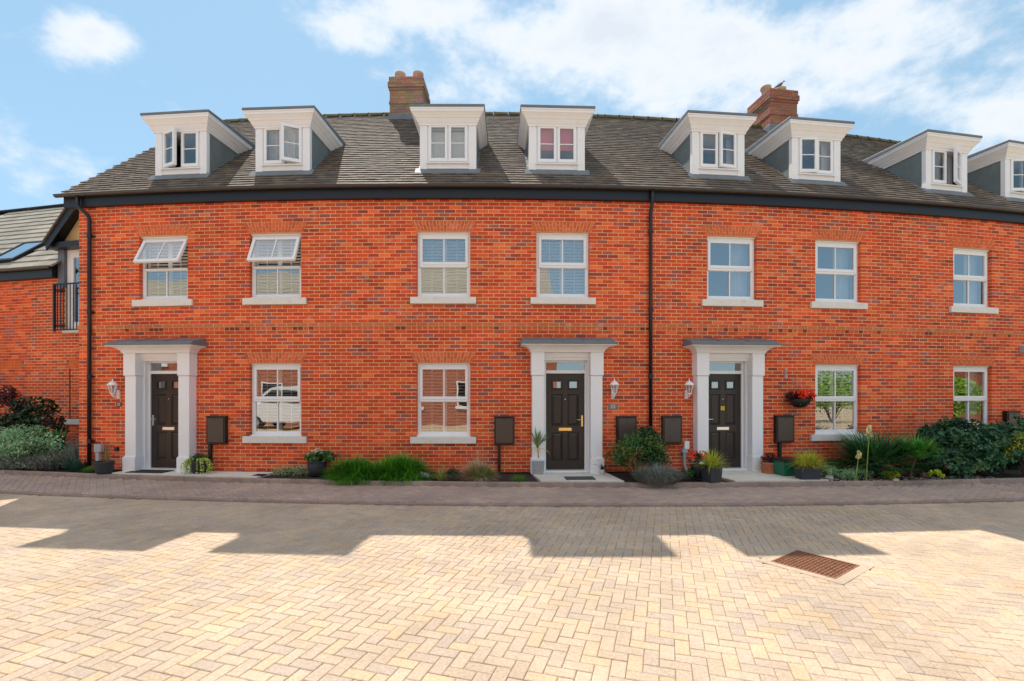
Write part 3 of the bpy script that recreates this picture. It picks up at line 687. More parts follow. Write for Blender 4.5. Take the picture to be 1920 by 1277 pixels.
    if inside == 'shutter': louvres(F, x0+.04, x1-.04, z0+.04, z1-.04, y-.12, D, tilt=35, pitch=.06)
    elif inside == 'red':
        q = MB(); q.box(F, x0+.03, x1-.03, y-.085, y-.08, z0+.34, z1-.03); emit('roller_blind', q, M['redblind'], D)
    elif inside == 'blind':
        louvres(F, x0+.04, x1-.04, z0+.04, z1-.04, y-.12, D, tilt=62, pitch=.045)
    else: curtain(F, x0+.03, x0+.16, z0, z1, y-.15, D, n=12); curtain(F, x1-.16, x1-.03, z0, z1, y-.15, D, n=12)
def uyz(d): return ZE+(DE-d)*math.tan(PHI)
cfg = [(20,0,'curtain'),(0,26,'shutter'),(0,0,'blind'),(0,0,'red'),(0,8,'curtain'),(7,0,'curtain'),(0,25,'curtain'),(14,0,'curtain')]
for i, s in enumerate(DORM): dormer(houses[i//2], s, *cfg[i])
# ------------------------------------------------------------------ chimneys
def chimney(H, s0, s1, d0, d1, zb, zt, npot, label, tone=(.36,.21,.14)):
    sm = (s0+s1)/2; F = WF(sm, 0); hw = (s1-s0)/2*.94; C_ = part_empty('chimney', H, F(0, (d0+d1)/2, zb)); C_['label'] = label
    mb = MB(); z = zb
    mb.box(F, -hw+.006, hw-.006, d1+.006, d0-.006, zb-.5, zt, tuple(q*.9 for q in (.33,.25,.17)))
    k = 0
    while z < zt-.01:
        e = 0.
        if z > zt-.15: e = .02
        elif z > zt-.30: e = .045
        elif z > zt-.38: e = .02
        if zb+.42 < z < zb+.50: e = .018
        W_ = hw+e; D0, D1 = d0+e, d1-e
        for face in range(4):
            L_ = 2*W_ if face % 2 == 0 else (D0-D1)
            n = max(2, int(round(L_/.225))); off = .5 if k % 2 else 0
            edges = sorted(set([0., 1.]+[min(1, max(0, (i+off)/n)) for i in range(n+1)]))
            for a, b in zip(edges[:-1], edges[1:]):
                q = [v*random.uniform(.72,1.2) for v in tone]; q = tuple(q)
                if a == 0 and e == 0 and face == 0 and .25 < a+.5: pass
                g = .005/L_; xa, xb = (a+g)*L_, (b-g)*L_
                rec = -.03 if (e == 0 and .22 < (a+b)/2 < .46 or e == 0 and .54 < (a+b)/2 < .78) and zb+.1 < z < zt-.45 else 0
                if face == 0: mb.box(F, -W_+xa, -W_+xb, D0-.05, D0+rec*0, z+.005, z+.07, q)
                elif face == 2: mb.box(F, -W_+xa, -W_+xb, D1, D1+.05, z+.005, z+.07, q)
                elif face == 1: mb.box(F, W_-.05, W_, D1+xa, D1+xb, z+.005, z+.07, q)
                else: mb.box(F, -W_, -W_+.05, D1+xa, D1+xb, z+.005, z+.07, q)
        if e: mb.box(F, -W_+.01, W_-.01, D1+.01, D0-.01, z, z+.075, (.3,.22,.15))
        z += .075; k += 1
    zt = z
    emit('chimney_brickwork', mb, M['brick'], C_, kind='stuff')
    mb = MB(); mb.box(F, -hw-.03, hw+.03, d1-.02, d0+.03, zb-.25, zb+.17); emit('flashing', mb, M['lead'], C_, bevel=.01)
    mb = MB(); mb.box(F, -hw+.03, hw-.03, d1+.06, d0-.06, zt, zt+.03); emit('flaunching', mb, M['concrete'], C_)
    for i in range(npot):
        x = (-.5+(i+.5)/npot)*2*hw*1.12
        mb = MB(); mb.lathe(F(x, (d0+d1)/2+.05, zt-.0), [(.12,0),(.115,.05),(.12,.22),(.15,.24),(.152,.31),(.135,.32),(.10,.32),(.10,.1)], 18)
        emit('chimney_pot', mb, M['chimneypot'], C_, smooth=True)
    return F, zt, hw
chimney(houses[1], px2s(731,-3.45), px2s(793,-3.45), -3.42, -4.25, 9.13, 10.31, 2, 'weathered brick chimney with pale clay pots')
F2, zc2, hw2 = chimney(houses[2], px2s(1444,-3.3), px2s(1495,-3.3), -3.30, -4.30, 9.15, 10.30, 2, 'redder brick chimney with terracotta pots', (.36,.15,.10))
bx0 = F2(.56*hw2, -3.75, zc2+.32)
pg = thing('pigeon', 'grey pigeon perched on the terracotta chimney pot of the right hand chimney', 'bird', bx0)
mb = MB(); mb.loft([[bx0+Vector((x, r*math.cos(t*math.pi/4), z+r*1.0*math.sin(t*math.pi/4))) for t in range(8)] for x, z, r in ((-.19,.03,.012),(-.13,.06,.03),(-.05,.10,.055),(.02,.13,.058),(.06,.17,.035),(.075,.21,.026),(.10,.225,.024),(.125,.22,.008),(.145,.215,.002))], None, 0, True, True, True)
emit('body', mb, M['bird'], pg, smooth=True)
for e in (-.02, .02):
    mb = MB(); mb.tube([bx0+Vector((.0, e, .09)), bx0+Vector((.005, e, 0))], .005, 5); emit('leg', mb, M['terracotta'], pg)
# ------------------------------------------------------------------ downpipes
def downpipe(H, s, swan):
    mb = MB(); F = WF(s); r = .038
    if swan: mb.tube([F(-.17,.165,5.80), F(-.17,.165,5.62), F(-.15,.15,5.56), F(-.03,.075,5.42), F(0,.065,5.34), F(0,.065,.0)], r, 12)
    else: mb.tube([F(0,.165,5.80), F(0,.165,5.60), F(0,.15,5.52), F(0,.08,5.38), F(0,.065,5.30), F(0,.065,.0)], r, 12)
    o = emit('downpipe', mb, M['pipe'], H, smooth=True)
    for z in (.6, 1.98, 3.36, 4.98):
        mb = MB(); mb.lathe(F(0,.065,z), [(r+.008,-.045),(r+.010,-.03),(r+.010,.03),(r+.008,.045)], 12, cap0=False); mb.box(F, -.02, .075, 0, .03, z-.012, z+.012)
        emit('bracket', mb, M['pipe'], o)
downpipe(houses[0], px2s(167.5,.065), True); downpipe(houses[1], px2s(1220,.065), False)
# ------------------------------------------------------------------ ground
kx1 = np.array([-10.95,-7.7,-4.89,-2.39,0,4.74,7.24,9.78]); ky1 = np.array([10.51,9.87,9.39,9.17,9.06,9.11,9.28,9.39])
kx2 = np.array([-8.93,-4.07,0,3.99,8.27]); ky2 = np.array([8.58,7.82,7.60,7.67,7.94])
c1_ = np.polyfit(kx1, ky1, 2); c2_ = np.polyfit(kx2, ky2, 2)
K1 = lambda x: float(np.polyval(c1_, x)); K2 = lambda x: float(np.polyval(c2_, x))
ZROAD, ZPAV, ZK2, ZK1 = -.12, -.093, -.087, -.02
XL, XR, YN = -13.5, 14.5, 1.9
gd = MB(); gd.poly([(-400,-400,-.30),(400,-400,-.30),(400,700,-.30),(-400,700,-.30)]); g_ = emit('ground', gd, pmat('far_ground', (.10,.12,.05), .95, var=.2, scale=1), kind='structure')
M['roadfar'] = pmat('distant_block_paving', (.60,.44,.275), .9, var=.08, scale=8, stain=(.35,.27,.18), stain_scale=.8, stain_amt=.5)
mb = MB(); mb.poly([(-60,-30,ZROAD),(60,-30,ZROAD),(60,YN,ZROAD),(-60,YN,ZROAD)])
for a, b in ((-60, XL), (XR, 60)):
    n = 30
    for i in range(n):
        q0, q1 = a+(b-a)*i/n, a+(b-a)*(i+1)/n; mb.poly([(q0,YN,ZROAD),(q1,YN,ZROAD),(q1,min(K2(q1),30),ZROAD),(q0,min(K2(q0),30),ZROAD)])
road = emit('road', mb, M['roadfar'], kind='structure', origin=(0,0,ZROAD))
mb = MB(); n = 60
for i in range(n):
    q0, q1 = XL+(XR-XL)*i/n, XL+(XR-XL)*(i+1)/n
    mb.poly([(q0,YN,ZROAD-.009),(q1,YN,ZROAD-.009),(q1,K2(q1)+.1,ZROAD-.009),(q0,K2(q0)+.1,ZROAD-.009)])
emit('paving_bed', mb, M['sand'], road)
def paver_tone(ped=False):
    k = random.uniform(.92, 1.06)
    b = random.choice([(.57,.435,.31)]*5+[(.61,.445,.29)]*2+[(.55,.425,.32)]*2+[(.52,.41,.32)]) if not ped else random.choice([(.47,.345,.28),(.50,.35,.275),(.45,.34,.295),(.52,.375,.29)])
    return tuple(round(q*k, 4) for q in b)
def pavgeo(mb, F, hl_, hw_, tone, ch=.005, dep=.03):
    mb.loft([[F(-hl_,-hw_,-dep),F(hl_,-hw_,-dep),F(hl_,hw_,-dep),F(-hl_,hw_,-dep)],[F(-hl_,-hw_,-ch*.8),F(hl_,-hw_,-ch*.8),F(hl_,hw_,-ch*.8),F(-hl_,hw_,-ch*.8)],
        [F(-hl_+ch,-hw_+ch,0),F(hl_-ch,-hw_+ch,0),F(hl_-ch,hw_-ch,0),F(-hl_+ch,hw_-ch,0)]], tone, 0, True, False, True)
def single_mesh(name, geo, mat):
    mb = MB(); geo(mb); me = bpy.data.meshes.new(name); me.from_pydata([tuple(v) for v in mb.v], [], mb.f); me.materials.append(mat)
    a = me.attributes.new('col', 'FLOAT_COLOR', 'FACE'); a.data.foreach_set('color', np.array([(*c[:3], 1.) for c in mb.c], dtype=np.float32).ravel()); me.update(); return me
I3 = Fr((0,0,0),(1,0,0),(0,1,0))
def herring(parent, ang, xl, xr, keep, z, tonef, nind, y0, y1):
    ca, sa = math.cos(ang), math.sin(ang); w_ = .1
    cand = []
    R2 = int(math.hypot(xr-xl, y1-y0)/w_)+2; cx, cy = (xl+xr)/2, (y0+y1)/2
    for i in range(-R2//1, R2):
        for j in range(-R2, R2):
            r = (i-j) % 4
            if r == 0: u, v, hor = (i+1)*w_, (j+.5)*w_, True
            elif r == 3: u, v, hor = (i+.5)*w_, (j+1)*w_, False
            else: continue
            x, y = cx+u*ca-v*sa, cy+u*sa+v*ca
            if xl <= x <= xr and keep(x, y): cand.append((x, y, hor))
    cand.sort(key=lambda c: c[0]**2+c[1]**2 if abs(c[0]) < c[1]*1.07 and c[1] > 2.6 else 1e6+c[1])
    var_ = []
    for t in range(24):
        tn = tonef(); var_.append(single_mesh('paver', lambda m: pavgeo(m, I3, .0982, .0482, tn), M['paver']))
    rest = MB()
    for n_, (x, y, hor) in enumerate(cand):
        a = ang+(0 if hor else math.pi/2)+random.uniform(-.012,.012); zz = z+random.uniform(-.0016,.0016)
        rx, ry = random.uniform(-.006,.006), random.uniform(-.006,.006)
        if n_ < nind:
            m4 = Matrix.Translation((x, y, zz)) @ Matrix.Rotation(a, 4, 'Z') @ Matrix.Rotation(rx, 4, 'X') @ Matrix.Rotation(ry, 4, 'Y'); inst('paver', random.choice(var_), parent, m4)
        else:
            c, s_ = math.cos(a), math.sin(a)
            pavgeo(rest, Fr((x,y,zz),(c,s_,ry),(-s_,c,rx),(0,0,1)), .0982, .0482, tonef())
    emit('paver_field', rest, M['paver'], parent, kind='stuff')
# access cover in the road
MC = Vector((3.12, 5.07, ZROAD)); ma = math.atan2(.35, .47)
def in_cover(x, y, h=.36):
    dx, dy = x-MC.x, y-MC.y; u = dx*math.cos(ma)+dy*math.sin(ma); v = -dx*math.sin(ma)+dy*math.cos(ma); return abs(u) < h and abs(v) < h
herring(road, R_(-17.2), XL, XR, lambda x, y: YN < y < K2(x)+.045 and not in_cover(x, y), ZROAD, paver_tone, 300, YN, 11)
mc = thing('access_cover', 'square rusty iron drain cover set diagonally in the block paved road', 'manhole cover', MC)
F = Fr(MC, (math.cos(ma), math.sin(ma), 0), (-math.sin(ma), math.cos(ma), 0))
mb = MB(); rectframe(mb, Fr(MC, F.x, F.z, F.y), -.40, .40, -.40, .40, -.05, .004, .095, .095, .095, .095); mb.c = [(.50,.39,.285)]*len(mb.f); emit('surround', mb, M['paver'], mc)
mb = MB(); mb.box(F, -.302, .302, -.302, .302, -.04, -.008); mb.box(F, -.302,.302,-.302,-.285,-.008,.006); mb.box(F, -.302,.302,.285,.302,-.008,.006); mb.box(F, -.302,-.285,-.285,.285,-.008,.006); mb.box(F, .285,.302,-.285,.285,-.008,.006)
for i in range(15):
    for j in range(15):
        u, v = -.266+.038*i, -.266+.038*j; a, b = (.014,.006) if (i+j) % 2 else (.006,.014); mb.box(F, u-a, u+a, v-b, v+b, -.008, .003, skip='b')
emit('cover_plate', mb, M['rust'], mc)
# kerbs and pavement
mb = MB(); n = 70
for i in range(n):
    q0, q1 = -30+60*i/n, -30+60*(i+1)/n
    mb.poly([(q0,K2(q0)+.05,ZPAV-.009),(q1,K2(q1)+.05,ZPAV-.009),(q1,K1(q1)+.05,ZPAV-.009),(q0,K1(q0)+.05,ZPAV-.009)])
pav = emit('pavement', mb, M['sand'], kind='structure', origin=(0,8,ZPAV))
herring(pav, R_(40), -12, 13.5, lambda x, y: K2(x)+.103 < y < K1(x)-.03, ZPAV, lambda: paver_tone(True), 300, 6, 12)
def kerb(name, K, L, W_, z, dep, tones, x0, x1):
    root = MB(); n = 60
    for i in range(n):
        a, b = x0+(x1-x0)*i/n, x0+(x1-x0)*(i+1)/n
        root.hexa([(a,K(a)+.004,z-dep),(b,K(b)+.004,z-dep),(b,K(b)+W_-.004,z-dep),(a,K(a)+W_-.004,z-dep),(a,K(a)+.004,z-.006),(b,K(b)+.004,z-.006),(b,K(b)+W_-.004,z-.006),(a,K(a)+W_-.004,z-.006)])
    o = emit(name, root, M['sand'], kind='structure'); x = x0; cand = []
    while x < x1:
        sl = (K(x+.05)-K(x-.05))/.1; a = math.atan(sl); cand.append((x, a)); x += L*math.cos(a)
    order = sorted(cand, key=lambda c: abs(c[0])); ch = set(order[:300]); rest = MB()
    vs = []
    for t in range(10):
        tn = tuple(q*k_ for k_ in [random.uniform(.9,1.1)] for q in random.choice(tones)); vs.append(single_mesh('kerb_block', lambda m: pavgeo(m, Fr((0,0,0),(1,0,0),(0,1,0)), L/2-.003, W_/2, tn, .008, dep), M['paver']))
    for x, a in cand:
        c = Vector((x+L/2*math.cos(a), K(x+L/2*math.cos(a))+W_/2, z+random.uniform(-.002,.002)))
        if (x, a) in ch: inst('kerb_block', random.choice(vs), o, Matrix.Translation(c) @ Matrix.Rotation(a+random.uniform(-.01,.01), 4, 'Z'))
        else: pavgeo(rest, Fr(c,(math.cos(a),math.sin(a),0),(-math.sin(a),math.cos(a),0)), L/2-.003, W_/2, tuple(q*k_ for k_ in [random.uniform(.9,1.1)] for q in random.choice(tones)), .008, dep)
    emit('kerb_block_field', rest, M['paver'], o, kind='stuff')
kt = [(.34,.25,.21),(.36,.265,.22)]
kerb('road_edging', K2, .2, .10, ZK2, .06, kt, -22, 22)
kerb('garden_kerb', K1, .2, .10, ZK1, .10, [(.38,.28,.235),(.36,.27,.23)], -22, 22)
mb = MB(); n = 90
for i in range(n):
    q0, q1 = -30+60*i/n, -30+60*(i+1)/n
    mb.loft([[(q0,K1(q0)+.08,-.05),(q1,K1(q1)+.08,-.05)],[(q0,K1(q0)+.9,-.03),(q1,K1(q1)+.9,-.03)],[(q0,22,-.03),(q1,22,-.03)]], closed=False, flip=False)
bed = emit('garden_bed', mb, M['soil'], kind='structure')
def ddist(s, x):                 # outward distance from the wall to the garden kerb
    F = WF(s); d = 0
    while F(x, d, 0).y > K1(F(x, d, 0).x)+.10 and d < 3: d += .01
    return d
def slabs(s, x0, x1, cols_, rows, label, skew=0., zt=0.0, dstart=.01):
    F = WF(s); base = F((x0+x1)/2, .5, 0); mb0 = MB()
    root = bpy.data.objects.new('entrance_paving', None); col.objects.link(root); root.location = base; WP[root.name] = base; root['kind'] = 'structure'; root['label'] = label
    for i in range(cols_):
        a, b = x0+(x1-x0)*i/cols_, x0+(x1-x0)*(i+1)/cols_
        da, db = ddist(s, a), ddist(s, b)
        for j in range(rows):
            t0, t1 = j/rows, (j+1)/rows; g = .004; mb = MB()
            def q(x, t, dd): return F(x+skew*(dstart+(dd-dstart)*t), dstart+(dd-dstart)*t, 0)
            pts = [q(a+g,t0+.004,da), q(b-g,t0+.004,db), q(b-g,t1-.004,db), q(a+g,t1-.004,da)]; k = random.uniform(.93,1.05); c = (.74*k,.69*k,.60*k); dz = random.uniform(-.002,.002)
            mb.hexa([Vector((p.x,p.y,zt-.05)) for p in pts]+[Vector((p.x,p.y,zt+dz)) for p in pts], c, 0, True)
            emit('slab', mb, M['slab'], root)
    return F
SL1 = slabs(ds[0], -.80, 2.45, 6, 2, 'pale slab path in front of the left door')
SL2 = slabs(ds[1], -.74, .80, 3, 2, 'pale slab doorstep at the middle door', skew=.12)
SL3 = slabs(ds[2], -.78, 1.00, 4, 2, 'pale slab doorstep at the right door', skew=.25)
dm = gpt(487, 890.5, 0.004); mb = MB(); Fd = WF(px2s(487,.4)); 
F = Fr(dm, Fd.x, Fd.y); mb.box(F, -.11, .11, -.10, .10, -.004, .004)
for i in range(6): mb.box(F, -.095, .095, -.085+.03*i, -.072+.03*i, .004, .008)
tag(emit('drain_grate', mb, M['black']), 'small black drain grate in the pale slab path below the ground floor window', 'drain grate')
def doormat(px, py, wx, wy, label, mat, rz, cut=False):
    c = gpt(px, py, .001); F = Fr(c, (math.cos(rz), math.sin(rz), 0), (-math.sin(rz), math.cos(rz), 0)); mb = MB(); mb.box(F, -wx/2, wx/2, -wy/2, wy/2, 0, .014)
    t = tag(emit('doormat', mb, mat, bevel=.004), label, 'doormat')
doormat(284, 884, .80, .42, 'dark brown coir doormat before the door of the left house', M['mat'], ds[0]/RAD)
doormat(1087, 897, .56, .30, 'grey rubber doormat on the pale slabs of the middle doorstep', M['slatemat'], ds[1]/RAD)
# ------------------------------------------------------------------ neighbouring house on the left
TH = -.22
LF = Fr((-11.35, 12.66, 0), (math.cos(TH), math.sin(TH), 0), (math.sin(TH), -math.cos(TH), 0))
LFG = [LF.x.x, LF.x.y]
LH = thing('house', 'neighbouring lower brick house at the far left with pale tiled roof and skylight', 'house', LF(-1, -.5, 0))
lx0, lx1 = -5.2, px2x(LF, 190)
gx = px2x(LF, 172)                        # centre of the wall dormer
dl, dr_ = px2x(LF, 110), 2*px2x(LF, 172)-px2x(LF, 110)
mort = MB(); WTL = 4.62
door_o = (px2x(LF, 122), 3.25, 5.32)
fo = [(dl+.0, 99, 4.3, 9), (door_o[0], 99, 3.25, 9)]
wx = px2x(LF, 127.5)
fo2 = [(wx, 99, .95, 2.25)]
wl_ = []; rest = MB(); cand = []
for k in range(62):
    z0 = .075*k; f = []
    if z0+.07 > 3.25: f.append((door_o[0], 99))
    if 2.25 <= z0+.01 < 2.47:
        e = .03+.1*(z0-2.25)/.225
        f.append((wx+.05-e-.0, 99)); f.append((-99, px2x(LF, 40)+e*1.0)); 
    if .81 < z0+.04 < .96: f.append((px2x(LF, 122), 99))
    f.sort()
    for a, b in solid(lx0, lx1, f):
        mort.box(LF, a+.003, b-.003, -.095, -.0035, z0, z0+.075, skip='bt')
    off = .1125 if k % 2 else 0; i0 = int(math.floor((lx0-off)/.225))
    for i in range(i0, int((lx1-off)/.225)+1):
        c0 = off+i*.225
        for a, b in solid(max(c0, lx0), c0+.225, f):
            if b-a > .04: cand.append(((a+b)/2, b-a-.01, k))
lw = emit('wall', mort, M['mortar'], LH)
def ppx(x, z, d=0):
    p = LF(x, d, z); return 960+922*p.x/p.y
full = [c for c in cand if c[1] > .2 and -10 < ppx(c[0], 1) < 148 and c[2] > 12]
full.sort(key=lambda c: (LF(c[0], 0, c[2]*.075)-camv).length); ch_ = set(full[:300])
for c in cand:
    x, wd, k = c; z = .075*k+.0375; jd = random.uniform(-.002,.002)
    if c in ch_: inst('brick', random.choice(bvar), lw, Matrix.Translation(LF(x, jd, z)) @ Matrix.Rotation(TH+random.uniform(-.004,.004), 4, 'Z'))
    else: rest.box(LF, x-wd/2, x+wd/2, -.09, jd, z-.0325, z+.0325, brick_tone(), skip='f')
emit('brick_field', rest, M['brick'], lw, kind='stuff')
# arches (left one blind)
def arch_l(x0, x1, zt):
    mb = MB(); n = max(3, int((x1-x0)/.068)); 
    mb.box(LF, x0-.0, x1+.0, -.09, -.004, zt, zt+.22, (.5,.33,.2), 1)
    for i in range(n):
        a, b = x0+(x1-x0)*i/n, x0+(x1-x0)*(i+1)/n; sp_ = .66 if i % 2 else .34
        for h0, h1 in ((0, sp_), (sp_, 1)): k = random.uniform(.85,1.1); mb.box(LF, a+.004, b-.004, -.08, .001, zt+.222*h0+.003, zt+.222*h1-.003, (.74*k,.155*k,.045*k))
    emit('brick_arch', mb, [M['brick'], M['mortar']], LH)
arch_l(px2x(LF, -30), px2x(LF, 40)-.0, 2.25); arch_l(wx+.02, wx+.75, 2.25)
mb = MB(); mb.box(LF, wx-.07, wx+1.2, -.1, .05, .815, .955); emit('sill', mb, M['stone'], LH, bevel=.006)
mb = MB(); mb.box(LF, px2x(LF, 130.5), px2x(LF, 131.8), -.02, .012, .955, 2.25); emit('recess_shadow_line', mb, M['black'], LH)  # thin black strip standing in for the shadow at the blind recess edge
# eaves, gutter, roof
rx0 = lx0-5.5
mb = MB(); mb.box(LF, rx0, dl-.02, -.05, .14, 4.60, 4.87); emit('fascia', mb, M['fascia'], LH)
mb = MB(); prof = [(.15+.055-.055*math.cos(t*math.pi/8), 4.86-.06*math.sin(t*math.pi/8)) for t in range(9)]; prof += [(d*.95+.009, z+.004) for d, z in prof[::-1]]
mb.loft([[LF(x, d, z) for d, z in prof] for x in (rx0, dl+.02)], None, 0, True, True, True); emit('gutter', mb, M['gutter'], LH)
PL = R_(42); gL = .345; NR = 14
def lroof(x, u, n=0.): return LF(x, .22-u*math.cos(PL)+n*math.sin(PL), 4.86+u*math.sin(PL)+n*math.cos(PL))
def lskip(x, u):
    z = 4.86+u*math.sin(PL)
    return (px2x(LF, 13) < x < px2x(LF,13)+.0) or (x > dl+.15+ (z-5.38)*.85 -.3 and z < 6.6 and x > dl+.05) or (skx0-.16 < x < skx1+.16 and sku0-.1 < u+gL/2 < sku1+.1)
skx1 = px2x(LF, 46)-.55; skx0 = skx1-.78; sku0, sku1 = gL*1.4, gL*4.4
rx0 = lx0-5.5; mb = MB(); mb.poly([lroof(rx0,0,-.02), lroof(dl,0,-.02), lroof(dl,gL*NR,-.02), lroof(rx0,gL*NR,-.02)]); mb.poly([lroof(dl,.85,-.02), lroof(lx1+.6,.85,-.02), lroof(lx1+.6,gL*NR,-.02), lroof(dl,gL*NR,-.02)])
ub = lroof(lx0,gL*NR,0); uz = ub.z; mb.poly([lroof(rx0,gL*NR,-.02), lroof(lx1+.6,gL*NR,-.02), LF(lx1+.6,-8,4.6), LF(rx0,-8,4.6)]); mb.poly([LF(rx0,.2,4.6), LF(rx0,-8,4.6), lroof(rx0,gL*NR,-.02)]); mb.poly([LF(rx0,-8,0),LF(lx1,-8,0),LF(lx1,-8,4.6),LF(rx0,-8,4.6)]); mb.poly([LF(rx0,-.1,0),LF(rx0,-8,0),LF(rx0,-8,4.6),LF(rx0,-.1,4.6)])
lr = emit('roof', mb, M['felt'], LH)
upL = -LF.y*math.cos(PL)+Vector((0,0,math.sin(PL))); nL = LF.x.cross(upL)
tv = []
def ptile(m, tn): m.hexa([I3(-.163,0,-.012),I3(.163,0,-.012),I3(.163,gL+.05,-.02),I3(-.163,gL+.05,-.02),I3(-.163,0,.03),I3(.163,0,.03),I3(.163,gL+.05,.004),I3(-.163,gL+.05,.004)], tn, 0, False, 'bk')
for t in range(16):
    k = random.uniform(.85,1.12); tn = tuple(q*k for q in random.choice([(.33,.295,.235),(.37,.33,.26),(.30,.27,.22)])); tv.append(single_mesh('tile', lambda m: ptile(m, tn), M['pale_tile']))
for r in range(NR):
    x = (lx0-2.2)+(.165 if r % 2 else 0)
    while x < lx1+.1:
        if not lskip(x, r*gL):
            o = lroof(x, r*gL+random.uniform(-.006,.006), random.uniform(0,.004)); inst('tile', random.choice(tv), lr, Matrix(((LF.x.x,upL.x,nL.x,o.x),(LF.x.y,upL.y,nL.y,o.y),(LF.x.z,upL.z,nL.z,o.z),(0,0,0,1))))
        x += .33
mb = MB(); mb.loft([[LF(x, .22-gL*NR*math.cos(PL)+.13*math.cos(t*math.pi/6), uz-.05+.13*math.sin(t*math.pi/6)) for t in range(7)] for x in (rx0, lx1+.4)], closed=False); emit('ridge_tile', mb, M['rooftile'], lr, smooth=True)
# skylight
SKF = Fr(lroof((skx0+skx1)/2, (sku0+sku1)/2, .0), LF.x, upL, nL)
sk = part_empty('skylight', LH, SKF.o); hw_, hh_ = (skx1-skx0)/2, (sku1-sku0)/2
mb = MB(); G2 = Fr(SKF.o, SKF.x, SKF.z, SKF.y); rectframe(mb, G2, -hw_-.06, hw_+.06, -hh_-.06, hh_+.06, 0, .09, .085,.085,.085,.085); mb.box(G2, -hw_, hw_, .0, .02, -hh_, hh_); emit('frame', mb, M['fascia'], sk, bevel=.006)
mb = MB(); mb.poly([SKF(-hw_+.02,-hh_+.02,.075),SKF(hw_-.02,-hh_+.02,.075),SKF(hw_-.02,hh_-.02,.075),SKF(-hw_+.02,hh_-.02,.075)]); emit('pane', mb, glass('skylight_glass', .6), sk)
# gabled wall dormer with french window and railing
gd_ = part_empty('gabled_dormer', LH, LF(gx, 0, 3.25))
zl = 5.40; sl = 1.17; xl_ = px2x(LF, 86, .3); apex = zl+(gx-xl_)*sl
mb = MB()
for sg in (-1, 1):
    xe = gx+sg*(gx-xl_)
    mb.hexa([LF(xe,.30,zl-.16),LF(gx,.30,apex-.30),LF(gx,.27,apex-.30),LF(xe,.27,zl-.16),LF(xe-sg*.0,.30,zl+.10),LF(gx,.30,apex+.0),LF(gx,.27,apex+.0),LF(xe,.27,zl+.10)], None, 0, sg > 0)
    mb.hexa([LF(xe,.27,zl-.02),LF(gx,.27,apex-.12),LF(gx,-.0,apex-.12),LF(xe,-.0,zl-.02),LF(xe,.27,zl+.02),LF(gx,.27,apex-.08),LF(gx,-.0,apex-.08),LF(xe,-.0,zl+.02)], None, 0, sg > 0)
emit('bargeboard', mb, M['fascia'], gd_)
mb = MB()
for sg in (-1, 1):
    xe = gx+sg*(gx-xl_+.07)
    mb.hexa([LF(xe,.34,zl+.03),LF(gx,.34,apex+.0),LF(gx,-2.4,apex+.0),LF(xe,-.9,zl+.03),LF(xe,.34,zl+.075),LF(gx,.34,apex+.055),LF(gx,-2.4,apex+.055),LF(xe,-.9,zl+.075)], (.16,.13,.11), 0, sg > 0)
emit('roof_slope', mb, M['rooftile'], gd_)
mb = MB(); mb.poly([LF(dl+.1,.012,5.42),LF(dr_-.1,.012,5.42),LF(gx+.05,.012,apex-.15),LF(gx-.05,.012,apex-.15)]); emit('gable_panel', mb, M['cream'], gd_)
mb = MB(); mb.box(LF, dl-.12, dr_+.1, -.05, .22, 5.32, 5.46); emit('beam', mb, M['fascia'], gd_)
mb = MB(); mb.box(LF, dl, door_o[0], -.6, .02, 4.35, 5.32); emit('cheek', mb, M['greyboard'], gd_)
mb = MB(); mb.box(LF, door_o[0]-.05, dr_, -.12, .04, 3.17, 3.25); emit('threshold', mb, M['stone'], gd_)
mb = MB(); rectframe(mb, LF, door_o[0], dr_-.1, 3.25, 5.32, -.12, -.05, .1,.1,.08,.1)
xm = door_o[0]+.09; rectframe(mb, LF, xm, xm+.62, 3.32, 5.24, -.11, -.06, .10,.10,.14,.12); fd = emit('french_window', mb, M['white'], gd_, bevel=.004)
mb = MB(); mb.poly([LF(xm+.08,-.09,3.45),LF(dr_-.15,-.09,3.45),LF(dr_-.15,-.09,5.13),LF(xm+.08,-.09,5.13)]); emit('glazing', mb, M['glass'], gd_)
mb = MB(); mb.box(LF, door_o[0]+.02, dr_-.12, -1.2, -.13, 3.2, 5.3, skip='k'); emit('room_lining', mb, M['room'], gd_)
mb = MB(); x0 = px2x(LF, 101.5, .15); x1 = dr_+.1
mb.box(LF, x0-.022, x0+.022, .12, .17, 3.20, 4.42); mb.box(LF, x0, x1, .13, .16, 4.385, 4.42); mb.box(LF, x0, x1, .13, .16, 3.22, 3.25)
for zz in (3.35, 4.25): mb.box(LF, x0-.01, x0+.16, .0, .14, zz-.02, zz+.02)
x = x0+.10
while x < x1: mb.box(LF, x-.008, x+.008, .137, .153, 3.24, 4.39); x += .105
emit('balcony_railing', mb, M['fascia'], gd_)
# ------------------------------------------------------------------ fixtures on the facade
def cabinet(px, drop, label, z0=.575, z1=1.145, dark_top=None):
    s = px2s(px, .1); F = WF(s); c = thing('meter_cabinet', label, 'meter cabinet', F(0, 0, z0), 'brown meter cabinets on the brick facade')
    mb = MB(); mb.box(F, -.205, .205, -.004, .095, z0, z1); mb.box(F, -.215, .215, 0, .11, z1-.012, z1+.008); emit('case', mb, M['black'], c, bevel=.006)
    mb = MB(); mb.box(F, -.172, .172, .095, .108, z0+.035, z1-.04); emit('door', mb, M['cabinet'], c, bevel=.008)
    mb = MB(); mb.box(F, -.012, .012, .112, .118, z1-.075, z1-.055); emit('lock', mb, M['black'], c)
    if drop is not None:
        x = px2x(F, drop, .05); mb = MB(); mb.box(F, x-.028, x+.028, 0, .06, -.03, z0-.001); emit('cable_duct', mb, M['black'], c)
cabinet(404, 393, 'brown meter cabinet on the wall right of the left doorcase')
